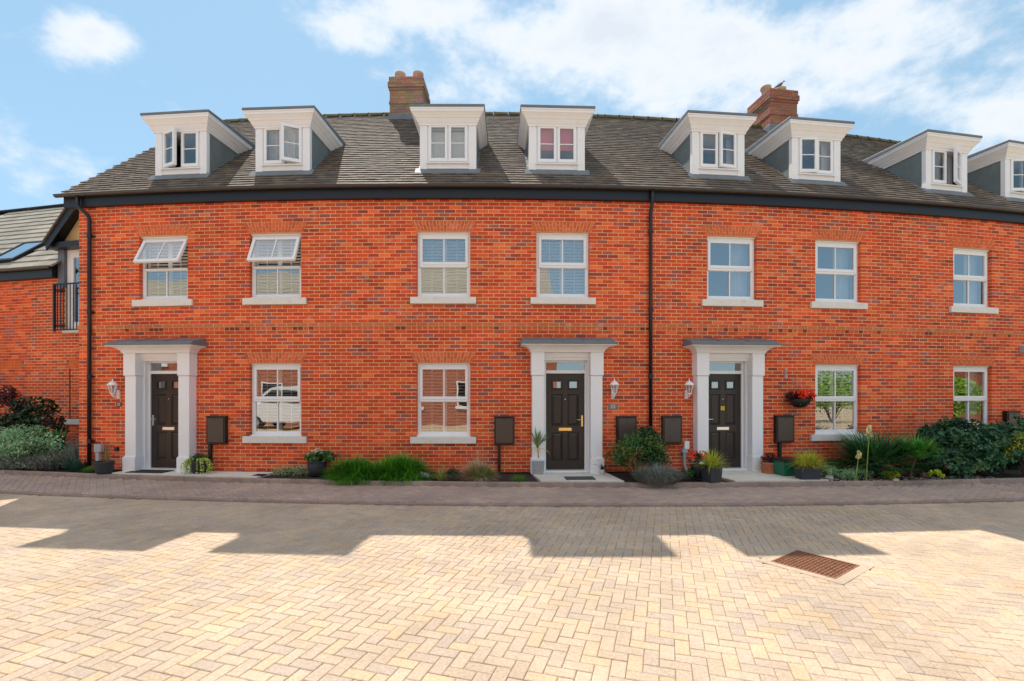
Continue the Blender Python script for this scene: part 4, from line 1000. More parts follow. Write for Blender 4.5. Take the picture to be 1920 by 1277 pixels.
cabinet(945.5, 936, 'brown meter cabinet on the wall left of the middle doorcase')
cabinet(1175.5, None, 'brown meter cabinet partly behind the bush left of the downpipe')
cabinet(1261, None, 'brown meter cabinet between the black downpipe and the right doorcase')
cabinet(1473, 1463, 'brown meter cabinet below the hanging flower basket')
cabinet(1902, None, 'brown meter cabinet at the right edge peeking above the laurel hedge', z0=.6, z1=1.2)
# wall lanterns
def lantern_proto():
    r = thing('wall_lantern', 'x', 'wall lantern', (0,0,0), 'white coach lanterns beside the doors')
    F = Fr((0,0,0),(1,0,0),(0,-1,0))
    mb = MB(); mb.lathe((0,0,0), [(.0,0)], 3) if False else None
    mb.box(F, -.032, .032, 0, .018, -.09, .09); mb.box(F, -.024, .024, .018, .032, -.075, .075)
    mb.tube([F(0,.03,-.02),F(0,.07,-.055),F(0,.11,-.06),F(0,.145,-.03),F(0,.15,.005)], [.014,.013,.012,.012,.014], 8); mb.tube([F(0,.03,.03),F(0,.07,.01),F(0,.12,-.0),F(0,.15,.01)], .008, 6); emit('bracket', mb, M['white'], r, smooth=False)
    o = Vector((0,-.15,.0))
    mb = MB(); mb.lathe(o, [(.0,-.045),(.016,-.04),(.010,-.02),(.028,.0),(.045,.012),(.045,.022),(.03,.03)], 12)
    for i in range(6):
        a = math.pi/3*i; p0 = o+Vector((.040*math.cos(a), .040*math.sin(a), .02)); p1 = o+Vector((.078*math.cos(a), .078*math.sin(a), .19)); mb.tube([p0, p1], .0055, 5)
    mb.lathe(o, [(.082,.185),(.10,.195),(.10,.205),(.082,.225),(.060,.25),(.030,.268),(.014,.275),(.018,.285),(.014,.297),(.006,.305),(.009,.315),(.002,.335)], 12, cap0=True); emit('cage', mb, M['white'], r)
    mb = MB(); mb.lathe(o, [(.036,.022),(.074,.188)], 6, cap0=False); emit('glass', mb, M['lampglass'], r)
    mb = MB(); mb.lathe(o, [(.012,.03),(.012,.07),(.026,.10),(.026,.12),(.012,.14),(.0,.145)], 10); emit('bulb', mb, M['whitepot'], r, smooth=True)
    return r
lp = lantern_proto()
for i, (px, lab) in enumerate([(223, 'white wall lantern left of the leftmost doorcase, nearest the left downpipe'), (1148.5, 'white wall lantern right of the middle doorcase'), (1286.5, 'white wall lantern left of the right doorcase')]):
    o = lp if i == 0 else copy_tree(lp); s = px2s(px); o.location = P(s, 0, 1.60); o.rotation_euler = (0, 0, s/RAD); o['label'] = lab
def plate(px, py, w_, h_, txt, label, mat):
    s = px2s(px); F = WF(s); z = zat(py, F.o.y); mb = MB(); mb.box(F, -w_/2, w_/2, -.003, .012, z-h_/2, z+h_/2)
    o = emit('number_plate', mb, mat, bevel=.002, origin=F(0,0,z)); tag(o, label, 'number plate'); text(txt, F(0, .0135, z), s/RAD, h_*.95, M['dullwhite'], o, name='numerals')
plate(223.5, 758, .125, .085, '23', 'small slate house number 23 below the left lantern', M['plate'])
plate(1149, 762.5, .19, .11, '25', 'slate house number 25 below the lantern at the middle door', pmat('slate_plate', (.26,.19,.18), .5, var=.2, scale=60))
# thermometer, alarm box, meter and outlet
s = px2s(1473); F = WF(s); z = zat(700, F.o.y); th = thing('thermometer', 'narrow white wall thermometer left of the hanging basket', 'thermometer', F(0,0,z))
mb = MB(); mb.box(F, -.022, .022, -.002, .012, z-.11, z+.11); emit('scale', mb, M['greybox'], th, bevel=.003)
mb = MB(); mb.tube([F(0,.014,z-.08),F(0,.014,z+.09)], .004, 6); emit('glass_tube', mb, M['rust'], th)
for k in range(7): 
    mb = MB(); mb.box(F, -.018, -.006, .012, .0135, z-.06+.023*k-.0015, z-.06+.023*k+.0015); emit('mark', mb, M['black'], th)
s = px2s(1914); F = WF(s); z = zat(655, F.o.y); mb = MB(); mb.hexa([F(-.06,0,z-.09),F(.10,0,z-.09),F(.10,.10,z-.09),F(-.06,.10,z-.09),F(-.06,0,z+.10),F(.10,0,z+.10),F(.10,.14,z+.06),F(-.06,.14,z+.06)], None, 0, True)
tag(emit('wall_vent', mb, M['greybox'], bevel=.01), 'small grey box on the brick wall at the right edge above the hedge', 'wall box')
s = px2s(220.5); F = WF(s); z = zat(841.5, F.o.y); so = thing('outdoor_socket', 'small black outdoor socket beside the left doorcase above the trough', 'socket', F(0,0,z))
mb = MB(); mb.box(F, -.035, .035, -.002, .055, z-.045, z+.045); emit('cover', mb, M['black'], so, bevel=.008)
mb = MB(); mb.tube([F(0,.03,z-.04),F(-.02,.05,z-.12),F(-.12,.06,z-.17),F(-.22,.07,z-.19)], .006, 6); emit('cable', mb, M['black'], so)
s = px2s(192); F = WF(s, .0); gm = thing('meter_box', 'light grey utility box on a post behind the dark trough', 'meter box', F(0,.12,0))
z = zat(841, F.o.y-.15); mb = MB(); mb.box(F, -.082, .082, .03, .12, z-.085, z+.085); emit('case', mb, M['greybox'], gm, bevel=.01); mb = MB(); mb.box(F, -.035, .035, .06, .12, -.03, z-.091); emit('post', mb, M['greybox'], gm)
s = px2s(1285); F = WF(s); wp = thing('water_outlet', 'white plastic outlet box and waste pipe beside the right doorcase plinth', 'pipe', F(0,.06,0))
z = zat(834, F.o.y); mb = MB(); mb.box(F, -.05, .055, 0, .08, z-.08, z+.08); emit('outlet_box', mb, M['white'], wp, bevel=.006)
mb = MB(); mb.box(F, -.10, .01, .0, .09, z-.155, z-.083); mb.tube([F(-.045,.045,z-.15),F(-.045,.045,z-.40),F(-.02,.07,z-.50),F(-.015,.09,-.03)], .032, 10); emit('pipe', mb, M['greybox'], wp)
# ------------------------------------------------------------------ foliage builders
def leafcloud(mb, c, r, n, size, tones, clump=14, spread=.35, asp=.5, shell=.55, flat=0.):
    c = Vector(c); r = Vector(r) if not isinstance(r, (int,float)) else Vector((r,r,r)); cl = []
    for i in range(clump):
        while True:
            d = Vector((random.gauss(0,1), random.gauss(0,1), random.gauss(0,1)+.3)).normalized()
            if d.z > -.35: break
        q = random.uniform(shell, 1.0); cl.append((Vector((d.x*r.x*q, d.y*r.y*q, d.z*r.z*q)), random.choice(tones), random.uniform(.75,1.25)))
    rm = (r.x+r.y+r.z)/3
    for i in range(n):
        cc, t, k = random.choice(cl); p = cc+Vector((random.gauss(0,1)*r.x, random.gauss(0,1)*r.y, random.gauss(0,1)*r.z))*spread*.55
        q = Vector((p.x/r.x, p.y/r.y, p.z/r.z)); 
        if q.length > 1.15: p = p*(1.1/q.length)
        nrm = (Vector((p.x/r.x, p.y/r.y, p.z/r.z+.2)).normalized()*.6+Vector((random.gauss(0,.6),random.gauss(0,.6),random.gauss(0,.6)))).normalized()
        a = nrm.cross(Vector((random.gauss(0,1),random.gauss(0,1),random.gauss(0,1)))).normalized(); b = nrm.cross(a); L = size*random.uniform(.6,1.3); w2 = L*asp*.5
        k2 = k*random.uniform(.8,1.2); tt = tuple(v*k2 for v in t); o = c+p
        m0, m1, s1, s2 = o-a*L*.5, o+a*L*.5, o+b*w2+nrm*L*.08, o-b*w2+nrm*L*.08
        n0 = len(mb.v); mb.v.extend([tuple(m0),tuple(s1),tuple(m1),tuple(s2)]); mb.f.extend([[n0,n0+1,n0+2],[n0,n0+2,n0+3]]); mb.c.extend([tt,tt]); mb.m.extend([0,0])
def blade(mb, o, dirv, L, w_, droop, tone, segs=5, fold=0.):
    o = Vector(o); d = Vector(dirv).normalized(); side = d.cross(Vector((0,0,1)))
    side = side.normalized() if side.length > 1e-3 else Vector((1,0,0)); p = o.copy(); n0 = len(mb.v)
    for i in range(segs+1):
        t = i/segs; ww = w_*(1-t**1.6)*(.55+.45*min(1, t*4)) if i < segs else w_*.06
        mb.v.extend([tuple(p-side*ww*.5), tuple(p+side*ww*.5)]); d = (d+Vector((0,0,-1))*droop*(.4+t)/segs).normalized(); p = p+d*L/segs
    for i in range(segs):
        q = n0+2*i; mb.f.append([q,q+1,q+3,q+2]); mb.c.append(tone); mb.m.append(0)
def grass(mb, o, n, L, lean, droop, w_, tones, base=.05, segs=5):
    for i in range(n):
        a = random.uniform(0, 2*math.pi); l = abs(random.gauss(0, lean)); d = Vector((math.cos(a)*l, math.sin(a)*l, 1)); k = random.uniform(.7,1.3)
        blade(mb, Vector(o)+Vector((math.cos(a),math.sin(a),0))*base*random.random(), d, L*random.uniform(.6,1.15), w_, droop*random.uniform(.6,1.4), tuple(v*k for v in random.choice(tones)), segs)
def sprigs(mb, o, r, n, L, w_, tones, lean=.7):
    """lavender-like: upright thin sprigs spread over a mound"""
    for i in range(n):
        a = random.uniform(0,2*math.pi); q = math.sqrt(random.random()); p = Vector(o)+Vector((math.cos(a)*q*r[0]*.55, math.sin(a)*q*r[1]*.55, 0)); k = random.uniform(.65,1.35)
        d = Vector((math.cos(a)*q*lean+random.gauss(0,.2), math.sin(a)*q*lean+random.gauss(0,.2), 1)); blade(mb, p, d, L*random.uniform(.6,1.1)*(1-.25*q), w_, .1, tuple(v*k for v in random.choice(tones)), 3)
def stems(mb, o, r, n, h, rad):
    for i in range(n):
        a = random.uniform(0,2*math.pi); e = Vector(o)+Vector((math.cos(a)*r*random.uniform(.3,.9), math.sin(a)*r*random.uniform(.3,.9), h*random.uniform(.5,.9))); mb.tube([Vector(o)+Vector((math.cos(a)*.04,math.sin(a)*.04,-.02)), (Vector(o)+e)/2+Vector((0,0,h*.12)), e], [rad, rad*.7, rad*.35], 5)
def dome(mb, c, r, n, L, w_, droop, tones, up=.35, inner=.55, segs=4, jit=.35):
    c = Vector(c); cl = [(Vector((random.gauss(0,1),random.gauss(0,1),abs(random.gauss(0,1)))).normalized(), random.uniform(.75,1.25), random.choice(tones)) for _ in range(max(8, n//90))]
    for i in range(n):
        d = Vector((random.gauss(0,1), random.gauss(0,1), abs(random.gauss(0,.9)))).normalized(); q = random.uniform(inner, .85)
        b_ = max(cl, key=lambda v: v[0].dot(d)); k = b_[1]*random.uniform(.75,1.25)
        o = c+Vector((d.x*r[0]*q, d.y*r[1]*q, d.z*r[2]*q)); v = Vector((d.x, d.y, d.z+up))+Vector((random.gauss(0,jit),random.gauss(0,jit),random.gauss(0,jit)))
        blade(mb, o, v, L*random.uniform(.7,1.2), w_, droop, tuple(a*k for a in (random.choice(tones) if random.random() < .4 else b_[2])), segs)
GR = [(.045,.11,.022),(.06,.15,.03),(.035,.085,.02),(.075,.17,.035)]
DG = [(.018,.055,.022),(.025,.07,.028),(.014,.04,.018),(.03,.085,.03)]
LAUR = [(.026,.10,.046),(.034,.125,.055),(.02,.07,.036),(.05,.155,.065),(.08,.18,.06)]
LAV = [(.32,.40,.31),(.26,.35,.27),(.40,.46,.40),(.35,.30,.37)]
YG = [(.60,.62,.05),(.48,.56,.04),(.66,.62,.10),(.36,.48,.04)]
LIME = [(.32,.42,.03),(.24,.36,.03)]
STRAW = [(.66,.48,.30),(.58,.40,.24),(.48,.34,.19),(.70,.56,.36)]
def plant(name, label, loc, cat='plant', group=None): return thing(name, label, cat, loc, group)
def shrub(name, label, c, r, n, size, tones, cat='shrub', clump=30, stem=True, mat='leaf', **kw):
    base = Vector((c[0], c[1], -.03)); t = plant(name, label, base, cat); mb = MB(); leafcloud(mb, c, r, n, size, tones, clump, **kw); emit('foliage', mb, M[mat], t)
    if stem: mb = MB(); stems(mb, base, (r[0] if not isinstance(r,(int,float)) else r)*.8, 9, c[2]+.1, .014); emit('stem', mb, M['bark'], t)
    return t
def at(px, py, z=-.03): return gpt(px, py, z)
# left bed
b = at(30, 866); b.y = 11.1; b.x = ray(20)*b.y
shrub('shrub', 'dark leafy bush with reddish top against the wall of the far left house', (b.x, b.y+.5, .75), (.62,.45,.72), 2600, .10, DG+[(.07,.03,.025),(.03,.06,.02)], clump=26)
b = Vector((ray(8)*11.9, 11.9, 0)); shrub('shrub', 'dark red leaved bush at the left edge of the frame', (b.x, b.y, 1.35), (.33,.3,.42), 900, .08, [(.10,.018,.022),(.06,.015,.02),(.14,.03,.03)], clump=14)
b = Vector((ray(95)*10.95, 10.95, 0)); t = plant('cordyline_plant', 'broad dark green spiky plant rising above the lavender beside the left corner', (b.x, b.y, -.03), 'plant')
mb = MB(); dome(mb, (b.x,b.y,.20), (.42,.35,.50), 620, .30, .045, .5, [(.03,.15,.025),(.045,.20,.03),(.02,.09,.02)], up=.3, inner=.3); emit('foliage', mb, M['leaf'], t)
shrub('helichrysum_bush', 'fluffy light green bush in the bed left of the corner', (ray(38)*10.85, 10.85, .40), (1.0,.42,.48), 5600, .055, [(.30,.52,.29),(.26,.46,.22),(.40,.60,.37),(.20,.36,.19)], clump=60, spread=.22)
for q, (px, py, rr, hh, lab) in enumerate([(28,884,.72,.42,'low grey green lavender at the kerb, furthest left'),(85,885,.66,.46,'grey green lavender bush at the kerb in the left bed'),(140,882,.40,.62,'tall mauve lavender clump beside the black downpipe')]):
    c = at(px, py); c.y += .30+.12; c.x = ray(px)*c.y; t = plant('lavender', lab, (c.x,c.y,-.03), 'lavender'); mb = MB()
    sprigs(mb, (c.x,c.y,-.03), (rr,.40), 1300, hh*1.15, .011, LAV+[(.09,.16,.10),(.16,.11,.15)], 1.0); emit('foliage', mb, M['matteleaf'], t)
    mb = MB(); dome(mb, (c.x,c.y,.0), (rr*.85,.36,hh*.7), 1500, .13, .009, .2, LAV+[(.12,.22,.13),(.20,.14,.19)], up=.5); leafcloud(mb, (c.x,c.y-.04,.10), (rr*.85,.38,hh*.5), 1200, .03, [(.28,.40,.28),(.20,.32,.21),(.33,.45,.33)], 20); emit('inner_foliage', mb, M['matteleaf'], t)
c = at(132, 884); c.y += .2; t = plant('santolina', 'blue green feathery clump at the kerb left of the downpipe', c, 'plant'); mb = MB(); sprigs(mb, c, (.28,.25), 900, .34, .014, [(.06,.17,.12),(.08,.22,.15),(.05,.13,.09)], 1.0); emit('foliage', mb, M['matteleaf'], t)
c = at(160, 886); c.y += .1; t = plant('grass_tuft', 'small bright green tuft at the foot of the left downpipe', c, 'grass tuft'); mb = MB(); grass(mb, c, 260, .13, .8, .6, .008, [(.10,.26,.02),(.14,.32,.03)], .12, 3); emit('blades', mb, M['leaf'], t)
# pots ------------------------------------------------------------
def boxpot(t, F, w0, w1, h, mat, d0=None, d1=None, soil=True, wall=.012, ox=0):
    d0 = d0 or w0; d1 = d1 or w1
    mb = MB(); rg = lambda a, b, z: [F(-a/2,-b/2,z),F(a/2,-b/2,z),F(a/2,b/2,z),F(-a/2,b/2,z)]
    mb.loft([rg(w0,d0,0),rg(w1,d1,h),rg(w1-2*wall,d1-2*wall,h),rg(w1-2*wall,d1-2*wall,h-.03)], None, 0, True, True, False); emit('pot', mb, mat, t, bevel=.004)
    mb = MB(); mb.poly(rg(w1-2*wall,d1-2*wall,h-.03)); emit('compost', mb, M['soil'], t)
def roundpot(t, o, prof, mat, n=28):
    mb = MB(); mb.lathe(o, prof, n); emit('pot', mb, mat, t, smooth=True)
    r, z = prof[-1]; mb = MB(); mb.poly([Vector(o)+Vector((r*math.cos(2*math.pi*j/16), r*math.sin(2*math.pi*j/16), z)) for j in range(16)]); emit('compost', mb, M['soil'], t)
# 1 dark oval trough with wispy plant
c = at(182, 889, 0); Ft = WF(px2s(192)); F = Fr(c+Vector((0,.17,0)), Ft.x, Vector((-Ft.x.y,Ft.x.x,0)))
t = thing('planter_trough', 'dark oval planter trough with a wispy plant beside the black downpipe', 'planter', F.o); mb = MB()
el = lambda a, b, z: [F(a*math.cos(2*math.pi*j/24), b*math.sin(2*math.pi*j/24), z) for j in range(24)]
mb.loft([el(.17,.11,0),el(.20,.13,.20),el(.212,.142,.205),el(.212,.142,.235),el(.19,.12,.235),el(.19,.12,.20)], None, 0, True, True, True); emit('pot', mb, pmat('trough_plastic', (.018,.028,.034), .45, var=.05), t, smooth=False)
mb = MB(); grass(mb, F(.07,0,.2), 60, .42, .16, .15, .005, [(.30,.24,.10),(.22,.22,.08),(.12,.16,.05)], .07, 4); leafcloud(mb, F(.07,0,.42), (.08,.07,.2), 120, .022, [(.25,.24,.09),(.14,.18,.06)], 8); emit('wispy_stems', mb, M['leaf'], t)
# 2 ivy pot
c = at(364, 889, 0); c = Vector((c.x, c.y+.16, 0)); t = thing('ivy_pot', 'dark round pot with trailing yellow green ivy beside the left doorcase', 'potted plant', c)
roundpot(t, c, [(.115,0),(.15,.22),(.165,.235),(.165,.26),(.145,.26),(.14,.23)], M['anthracite'])
mb = MB(); leafcloud(mb, c+Vector((0,0,.29)), (.17,.15,.10), 420, .035, DG+GR, 10); emit('foliage', mb, M['leaf'], t)
mb = MB()
for i in range(26):
    a = random.uniform(-math.pi, .0) if i < 18 else random.uniform(0, 3); p0 = c+Vector((.12*math.cos(a), .12*math.sin(a), .27)); rr = random.uniform(.2,.36)
    for k in range(16):
        u = k/15; p = c+Vector((math.cos(a)*(.12+(rr-.12)*min(1,u*1.4)), math.sin(a)*(.12+(rr-.12)*min(1,u*1.4))*.8, .28+.05*math.sin(u*3)-.27*u**1.6*random.uniform(.9,1.0)))
        leafcloud(mb, p, .016, 3, .034, [(.46,.58,.09),(.36,.50,.07),(.58,.64,.18)], 2, asp=.8)
emit('trailing_ivy', mb, M['leaf'], t)
# 3 hydrangea
c = at(588, 895, -.03); c = Vector((c.x, c.y+.17, -.03)); t = thing('hydrangea_pot', 'dark round pot of cream hydrangea left of the big green grass', 'potted plant', c)
roundpot(t, c, [(.13,0),(.17,.12),(.185,.24),(.18,.29),(.19,.30),(.165,.31),(.16,.28)], M['anthracite'])
mb = MB(); leafcloud(mb, c+Vector((.05,0,.36)), (.27,.2,.13), 620, .075, GR+[(.05,.12,.03)], 16, asp=.7); emit('foliage', mb, M['leaf'], t)
for (x, z, k) in ((.03,.50,1),(-.04,.47,.8),(.10,.48,.8),(-.13,.43,.7)):
    mb = MB(); leafcloud(mb, c+Vector((x,-.08,z)), .055*k+.01, 160, .022, [(.75,.55,.36),(.78,.66,.50),(.80,.72,.60)] if x > -.1 else [(.75,.58,.25),(.7,.6,.3)], 12, asp=.9, shell=.8); emit('flower_head', mb, M['petal'], t)
c = at(540, 896, -.04); t = plant('variegated_groundcover', 'low silver green variegated ground cover left of the hydrangea pot', Vector((c.x,c.y+.2,-.04)), 'ground cover'); mb = MB(); leafcloud(mb, (c.x,c.y+.22,.03), (.42,.2,.13), 1300, .032, [(.30,.42,.20),(.55,.60,.42),(.22,.34,.14),(.13,.24,.09)], 40); emit('foliage', mb, M['leaf'], t)
# 4 big green grass mound (two clumps grown together)
for px, rr, lab in ((652,.0,'left half of the big bright green grass mound under the wall'), (740,.0,'right half of the big bright green grass mound under the wall')):
    c = at(px, 905); c = Vector((c.x, c.y+.42, -.03)); t = plant('green_grass_clump', lab, c, 'ornamental grass', 'big green grass clumps'); mb = MB()
    big = px > 700; rr_ = (.66,.36,.42) if big else (.62,.36,.32)
    dome(mb, c, rr_, 3800, .25, .013, .9, [(.06,.25,.014),(.08,.32,.02),(.04,.17,.012),(.14,.42,.03)], up=.25, inner=.35, jit=.55)
    dome(mb, c, (rr_[0]*.8,rr_[1]*.8,rr_[2]*.75), 1500, .18, .02, .4, [(.04,.16,.012),(.06,.22,.015)], up=.3, inner=.3)
    emit('blades', mb, M['leaf'], t)
c = at(825, 903); c.y += .12; t = plant('yellow_sedge', 'small yellow green striped sedge right of the big grass mound', c, 'ornamental grass'); mb = MB(); grass(mb, c, 170, .30, .75, .8, .009, [(.34,.38,.08),(.22,.30,.05),(.42,.42,.16)], .05); emit('blades', mb, M['leaf'], t)
c = at(850, 903); c.y += .15; shrub('small_dark_shrub', 'small dark leafy plant between the sedge and the straw grass', (c.x,c.y,.08), (.12,.1,.13), 240, .04, DG, 'plant', 8, stem=False)
c = at(790, 904); c.y += .18; shrub('small_grey_plant', 'small grey green plant at the right foot of the big grass mound', (c.x,c.y,.05), (.16,.1,.09), 300, .03, LAV, 'plant', 8, stem=False)
for px, lab, L in ((893, 'straw coloured feathery grass under the middle meter cabinet', .52),):
    c = at(px, 903); c = Vector((c.x, c.y+.25, -.03)); t = plant('straw_grass', lab, c, 'ornamental grass'); mb = MB(); dome(mb, c, (.34,.22,.22), 2600, .26, .0055, 1.1, STRAW, up=.5, inner=.2, segs=5); grass(mb, c, 120, .62, .35, .4, .004, STRAW, .1, 5); emit('blades', mb, M['matteleaf'], t)
    mb = MB(); grass(mb, c+Vector((0,-.08,0)), 420, .30, .45, .6, .008, [(.07,.22,.02),(.10,.28,.03)], .09, 4); emit('green_blades', mb, M['leaf'], t)
c = at(912, 903); c = Vector((c.x, c.y+.16, -.03)); t = plant('green_tuft', 'bright green tuft in front of the straw grass', c, 'grass tuft'); mb = MB(); grass(mb, c, 420, .27, .6, .7, .008, [(.07,.22,.02),(.10,.28,.03),(.05,.17,.02)], .08, 4); emit('blades', mb, M['leaf'], t)
c = at(973, 904); c.y += .1; t = plant('low_green_tuft', 'low green tuft left of the middle doorstep', c, 'grass tuft'); mb = MB(); grass(mb, c, 240, .13, .9, .6, .008, [(.08,.22,.02),(.11,.28,.03)], .12, 3); emit('blades', mb, M['leaf'], t)
# 5 dracaena in grey square pot
c = at(1009, 890, 0); F = Fr(Vector((c.x, c.y+.13, 0)), (math.cos(.04),math.sin(.04),0), (-math.sin(.04),math.cos(.04),0)); t = thing('dracaena_pot', 'dracaena with a spiky crown in a square grey pot at the middle door', 'potted plant', F.o)
boxpot(t, F, .215, .245, .27, M['zinc'])
mb = MB(); mb.tube([F(0,0,.22),F(.01,0,.35),F(-.005,0,.45),F(.0,0,.54)], [.022,.018,.017,.016], 8); emit('trunk', mb, M['bark'], t)
for i in range(58):
    a = i*2.4; l = .15+.75*((i%10)/9)**.9; mb = MB(); dead = i % 9 == 0 and l > .5
    blade(mb, F(0,0,.50+.05*(i%4)/4), (math.cos(a)*l, math.sin(a)*l, 1 if not dead else .1), random.uniform(.34,.50), .046, .60 if not dead else 1.2, (.55,.40,.05) if dead else random.choice([(.16,.30,.08),(.22,.36,.12),(.10,.22,.05),(.30,.38,.16)]), 6)
    emit('leaf', mb, M['leaf'], t)
# 6 small white pot
c = at(1116, 888, 0); c = Vector((c.x, c.y+.1, 0)); t = thing('small_white_pot', 'small white pot with a short green plant at the middle doorcase', 'potted plant', c)
roundpot(t, c, [(.075,0),(.095,.17),(.108,.18),(.108,.21),(.094,.21),(.09,.19)], M['whitepot'])
mb = MB(); grass(mb, c+Vector((0,0,.19)), 60, .16, .5, .4, .014, DG+[(.06,.12,.05)], .06, 3); leafcloud(mb, c+Vector((0,0,.23)), (.1,.09,.05), 120, .025, DG, 6); emit('foliage', mb, M['leaf'], t)
c2 = at(1131, 891, 0); c2.y += .08; t = thing('tiny_pot', 'tiny pale pot with a dark purple plant right of the white pot', 'potted plant', c2); roundpot(t, c2, [(.035,0),(.045,.09),(.045,.10),(.04,.10)], M['whitepot'], 14)
mb = MB(); grass(mb, c2+Vector((0,0,.09)), 40, .14, .6, .5, .012, [(.03,.02,.05),(.04,.03,.06)], .03, 3); emit('foliage', mb, M['leaf'], t)
# 7 big bush right of the middle door, lavender before it
c = Vector((ray(1198)*9.55, 9.55, .42)); t = shrub('round_bush', 'large dark evergreen bush with yellowish tips under the downpipe', c, (.58,.42,.47), 5200, .055, [(.03,.11,.025),(.04,.14,.03),(.025,.08,.022),(.05,.15,.03),(.11,.18,.03)], clump=60, spread=.25)
mb = MB(); leafcloud(mb, c+Vector((.18,.05,.34)), (.26,.2,.2), 900, .05, [(.022,.075,.018),(.03,.10,.022),(.07,.08,.02)], 16); emit('upper_foliage', mb, M['leaf'], t)
c = at(1243, 913, -.03); c = Vector((c.x, c.y+.34, -.03)); t = plant('lavender', 'grey lavender bush leaning over the kerb in front of the round bush', c, 'lavender'); mb = MB(); sprigs(mb, c, (.58,.34), 2000, .44, .010, [(.26,.30,.24),(.20,.25,.19),(.32,.34,.30),(.21,.19,.23)], 1.15); emit('foliage', mb, M['matteleaf'], t)
mb = MB(); leafcloud(mb, c+Vector((0,-.02,.13)), (.42,.28,.18), 1600, .028, [(.19,.25,.18),(.15,.20,.14),(.25,.29,.24)], 30); emit('inner_foliage', mb, M['matteleaf'], t)
c = at(1301, 902); c.y += .12; shrub('small_green_plant', 'low leafy green plant between the lavender and the tall planter', (c.x,c.y,.05), (.20,.12,.12), 420, .045, [(.03,.13,.03),(.04,.17,.03)], 'plant', 12, stem=False)
c = at(1322, 898); c.y += .35; shrub('bronze_plant', 'small bronze leafed plant behind the tall dark planter', (c.x-.05,c.y,.10), (.14,.1,.14), 260, .035, [(.16,.12,.03),(.10,.09,.03)], 'plant', 10, stem=False)
# 8 tall tapered dark planter
def redflowers(mb, c, r, n, size=.028): leafcloud(mb, c, r, n, size, [(.85,.05,.02),(.90,.12,.04),(.70,.02,.02)], 14, asp=.9, shell=.7)
c = at(1340, 904, -.0); F = Fr(Vector((c.x, c.y+.14, -.01)), (math.cos(.35),math.sin(.35),0), (-math.sin(.35),math.cos(.35),0)); t = thing('tall_planter', 'tall dark square planter with yellow grass left of the right door', 'potted plant', F.o)
boxpot(t, F, .24, .27, .28, M['anthracite']); mb = MB(); grass(mb, F(0,0,.27), 420, .34, 1.1, 1.3, .013, YG, .09); emit('grass', mb, M['leaf'], t)
c = F(-.05,.30,0); t = thing('begonia_pot', 'dark pot of red begonias behind the tall planter at the right door', 'potted plant', Vector((c.x,c.y,0))); roundpot(t, (c.x,c.y,0), [(.11,0),(.14,.24),(.15,.26),(.13,.26)], M['anthracite'])
mb = MB(); leafcloud(mb, (c.x,c.y,.36), (.19,.15,.11), 420, .04, [(.03,.035,.02),(.06,.03,.02),(.03,.06,.02)], 12, asp=.8); emit('foliage', mb, M['leaf'], t); mb = MB(); redflowers(mb, (c.x,c.y-.03,.42), (.20,.13,.10), 260, .034); emit('flowers', mb, M['petal'], t)
# 9 terracotta pot
c = at(1449, 889, 0); c = Vector((c.x, c.y+.15, 0)); t = thing('terracotta_pot', 'terracotta pot of dark leaved red begonias right of the right doorcase', 'potted plant', c)
roundpot(t, c, [(.135,0),(.138,.02),(.132,.04),(.14,.16),(.152,.175),(.155,.20),(.15,.225),(.13,.225),(.125,.20)], M['terracotta'])
mb = MB()
for k in range(14): a = k*math.pi/7; mb.lathe(c+Vector((.136*math.cos(a), .136*math.sin(a), .09)), [(.0,-.02),(.014,-.01),(.016,.0),(.012,.012),(.0,.02)], 8)
emit('moulded_relief', mb, M['terracotta'], t)
mb = MB(); leafcloud(mb, c+Vector((0,0,.29)), (.15,.14,.11), 520, .035, [(.025,.012,.014),(.04,.015,.015),(.02,.025,.012)], 14, asp=.8); emit('foliage', mb, M['leaf'], t); mb = MB(); redflowers(mb, c+Vector((0,-.04,.31)), (.14,.12,.09), 70, .024); emit('flowers', mb, M['petal'], t)
# 10 green recycling box
c = at(1495, 895, 0); a = .20; F = Fr(Vector((c.x-.02, c.y+.30, 0)), (math.cos(a),math.sin(a),0), (-math.sin(a),math.cos(a),0)); t = thing('recycling_box', 'green plastic recycling box with white print under the right meter cabinet', 'recycling box', F.o)
mb = MB(); rg = lambda a_, b_, z: [F(-a_,-b_,z),F(a_,-b_,z),F(a_,b_,z),F(-a_,b_,z)]
mb.loft([rg(.20,.15,0),rg(.235,.18,.27),rg(.25,.195,.275),rg(.25,.195,.30),rg(.225,.17,.30),rg(.21,.16,.05)], None, 0, True, True, True); emit('box', mb, M['green'], t, bevel=.006)
mb = MB(); mb.loft([rg(.235,.18,.262),rg(.258,.203,.30),rg(.258,.203,.325),rg(.20,.15,.335)], None, 0, True, True, True); emit('dark_top', mb, M['black'], t, bevel=.006)  # black piece standing in for the box's shadow side
text('KERBSIDE', F(.06,-.172,.17), a, .045, M['dullwhite'], t) if False else None
mb = MB()
for (x0, x1, z0, z1) in ((.02,.035,.12,.20),(.035,.06,.19,.20),(.035,.06,.155,.165),(.075,.12,.12,.13),(.075,.085,.13,.20),(.11,.12,.13,.20),(.14,.17,.12,.16),(.02,.17,.075,.09)): mb.box(F, x0, x1, -.188-.0, -.176+.04, z0, z1) if False else mb.hexa([F(x0,-.150-.03*z0/.27-.006,z0),F(x1,-.150-.03*z0/.27-.006,z0),F(x1,-.145,z0),F(x0,-.145,z0),F(x0,-.150-.03*z1/.27-.006,z1),F(x1,-.150-.03*z1/.27-.006,z1),F(x1,-.145,z1),F(x0,-.145,z1)])
emit('printed_mark', mb, M['dullwhite'], t)
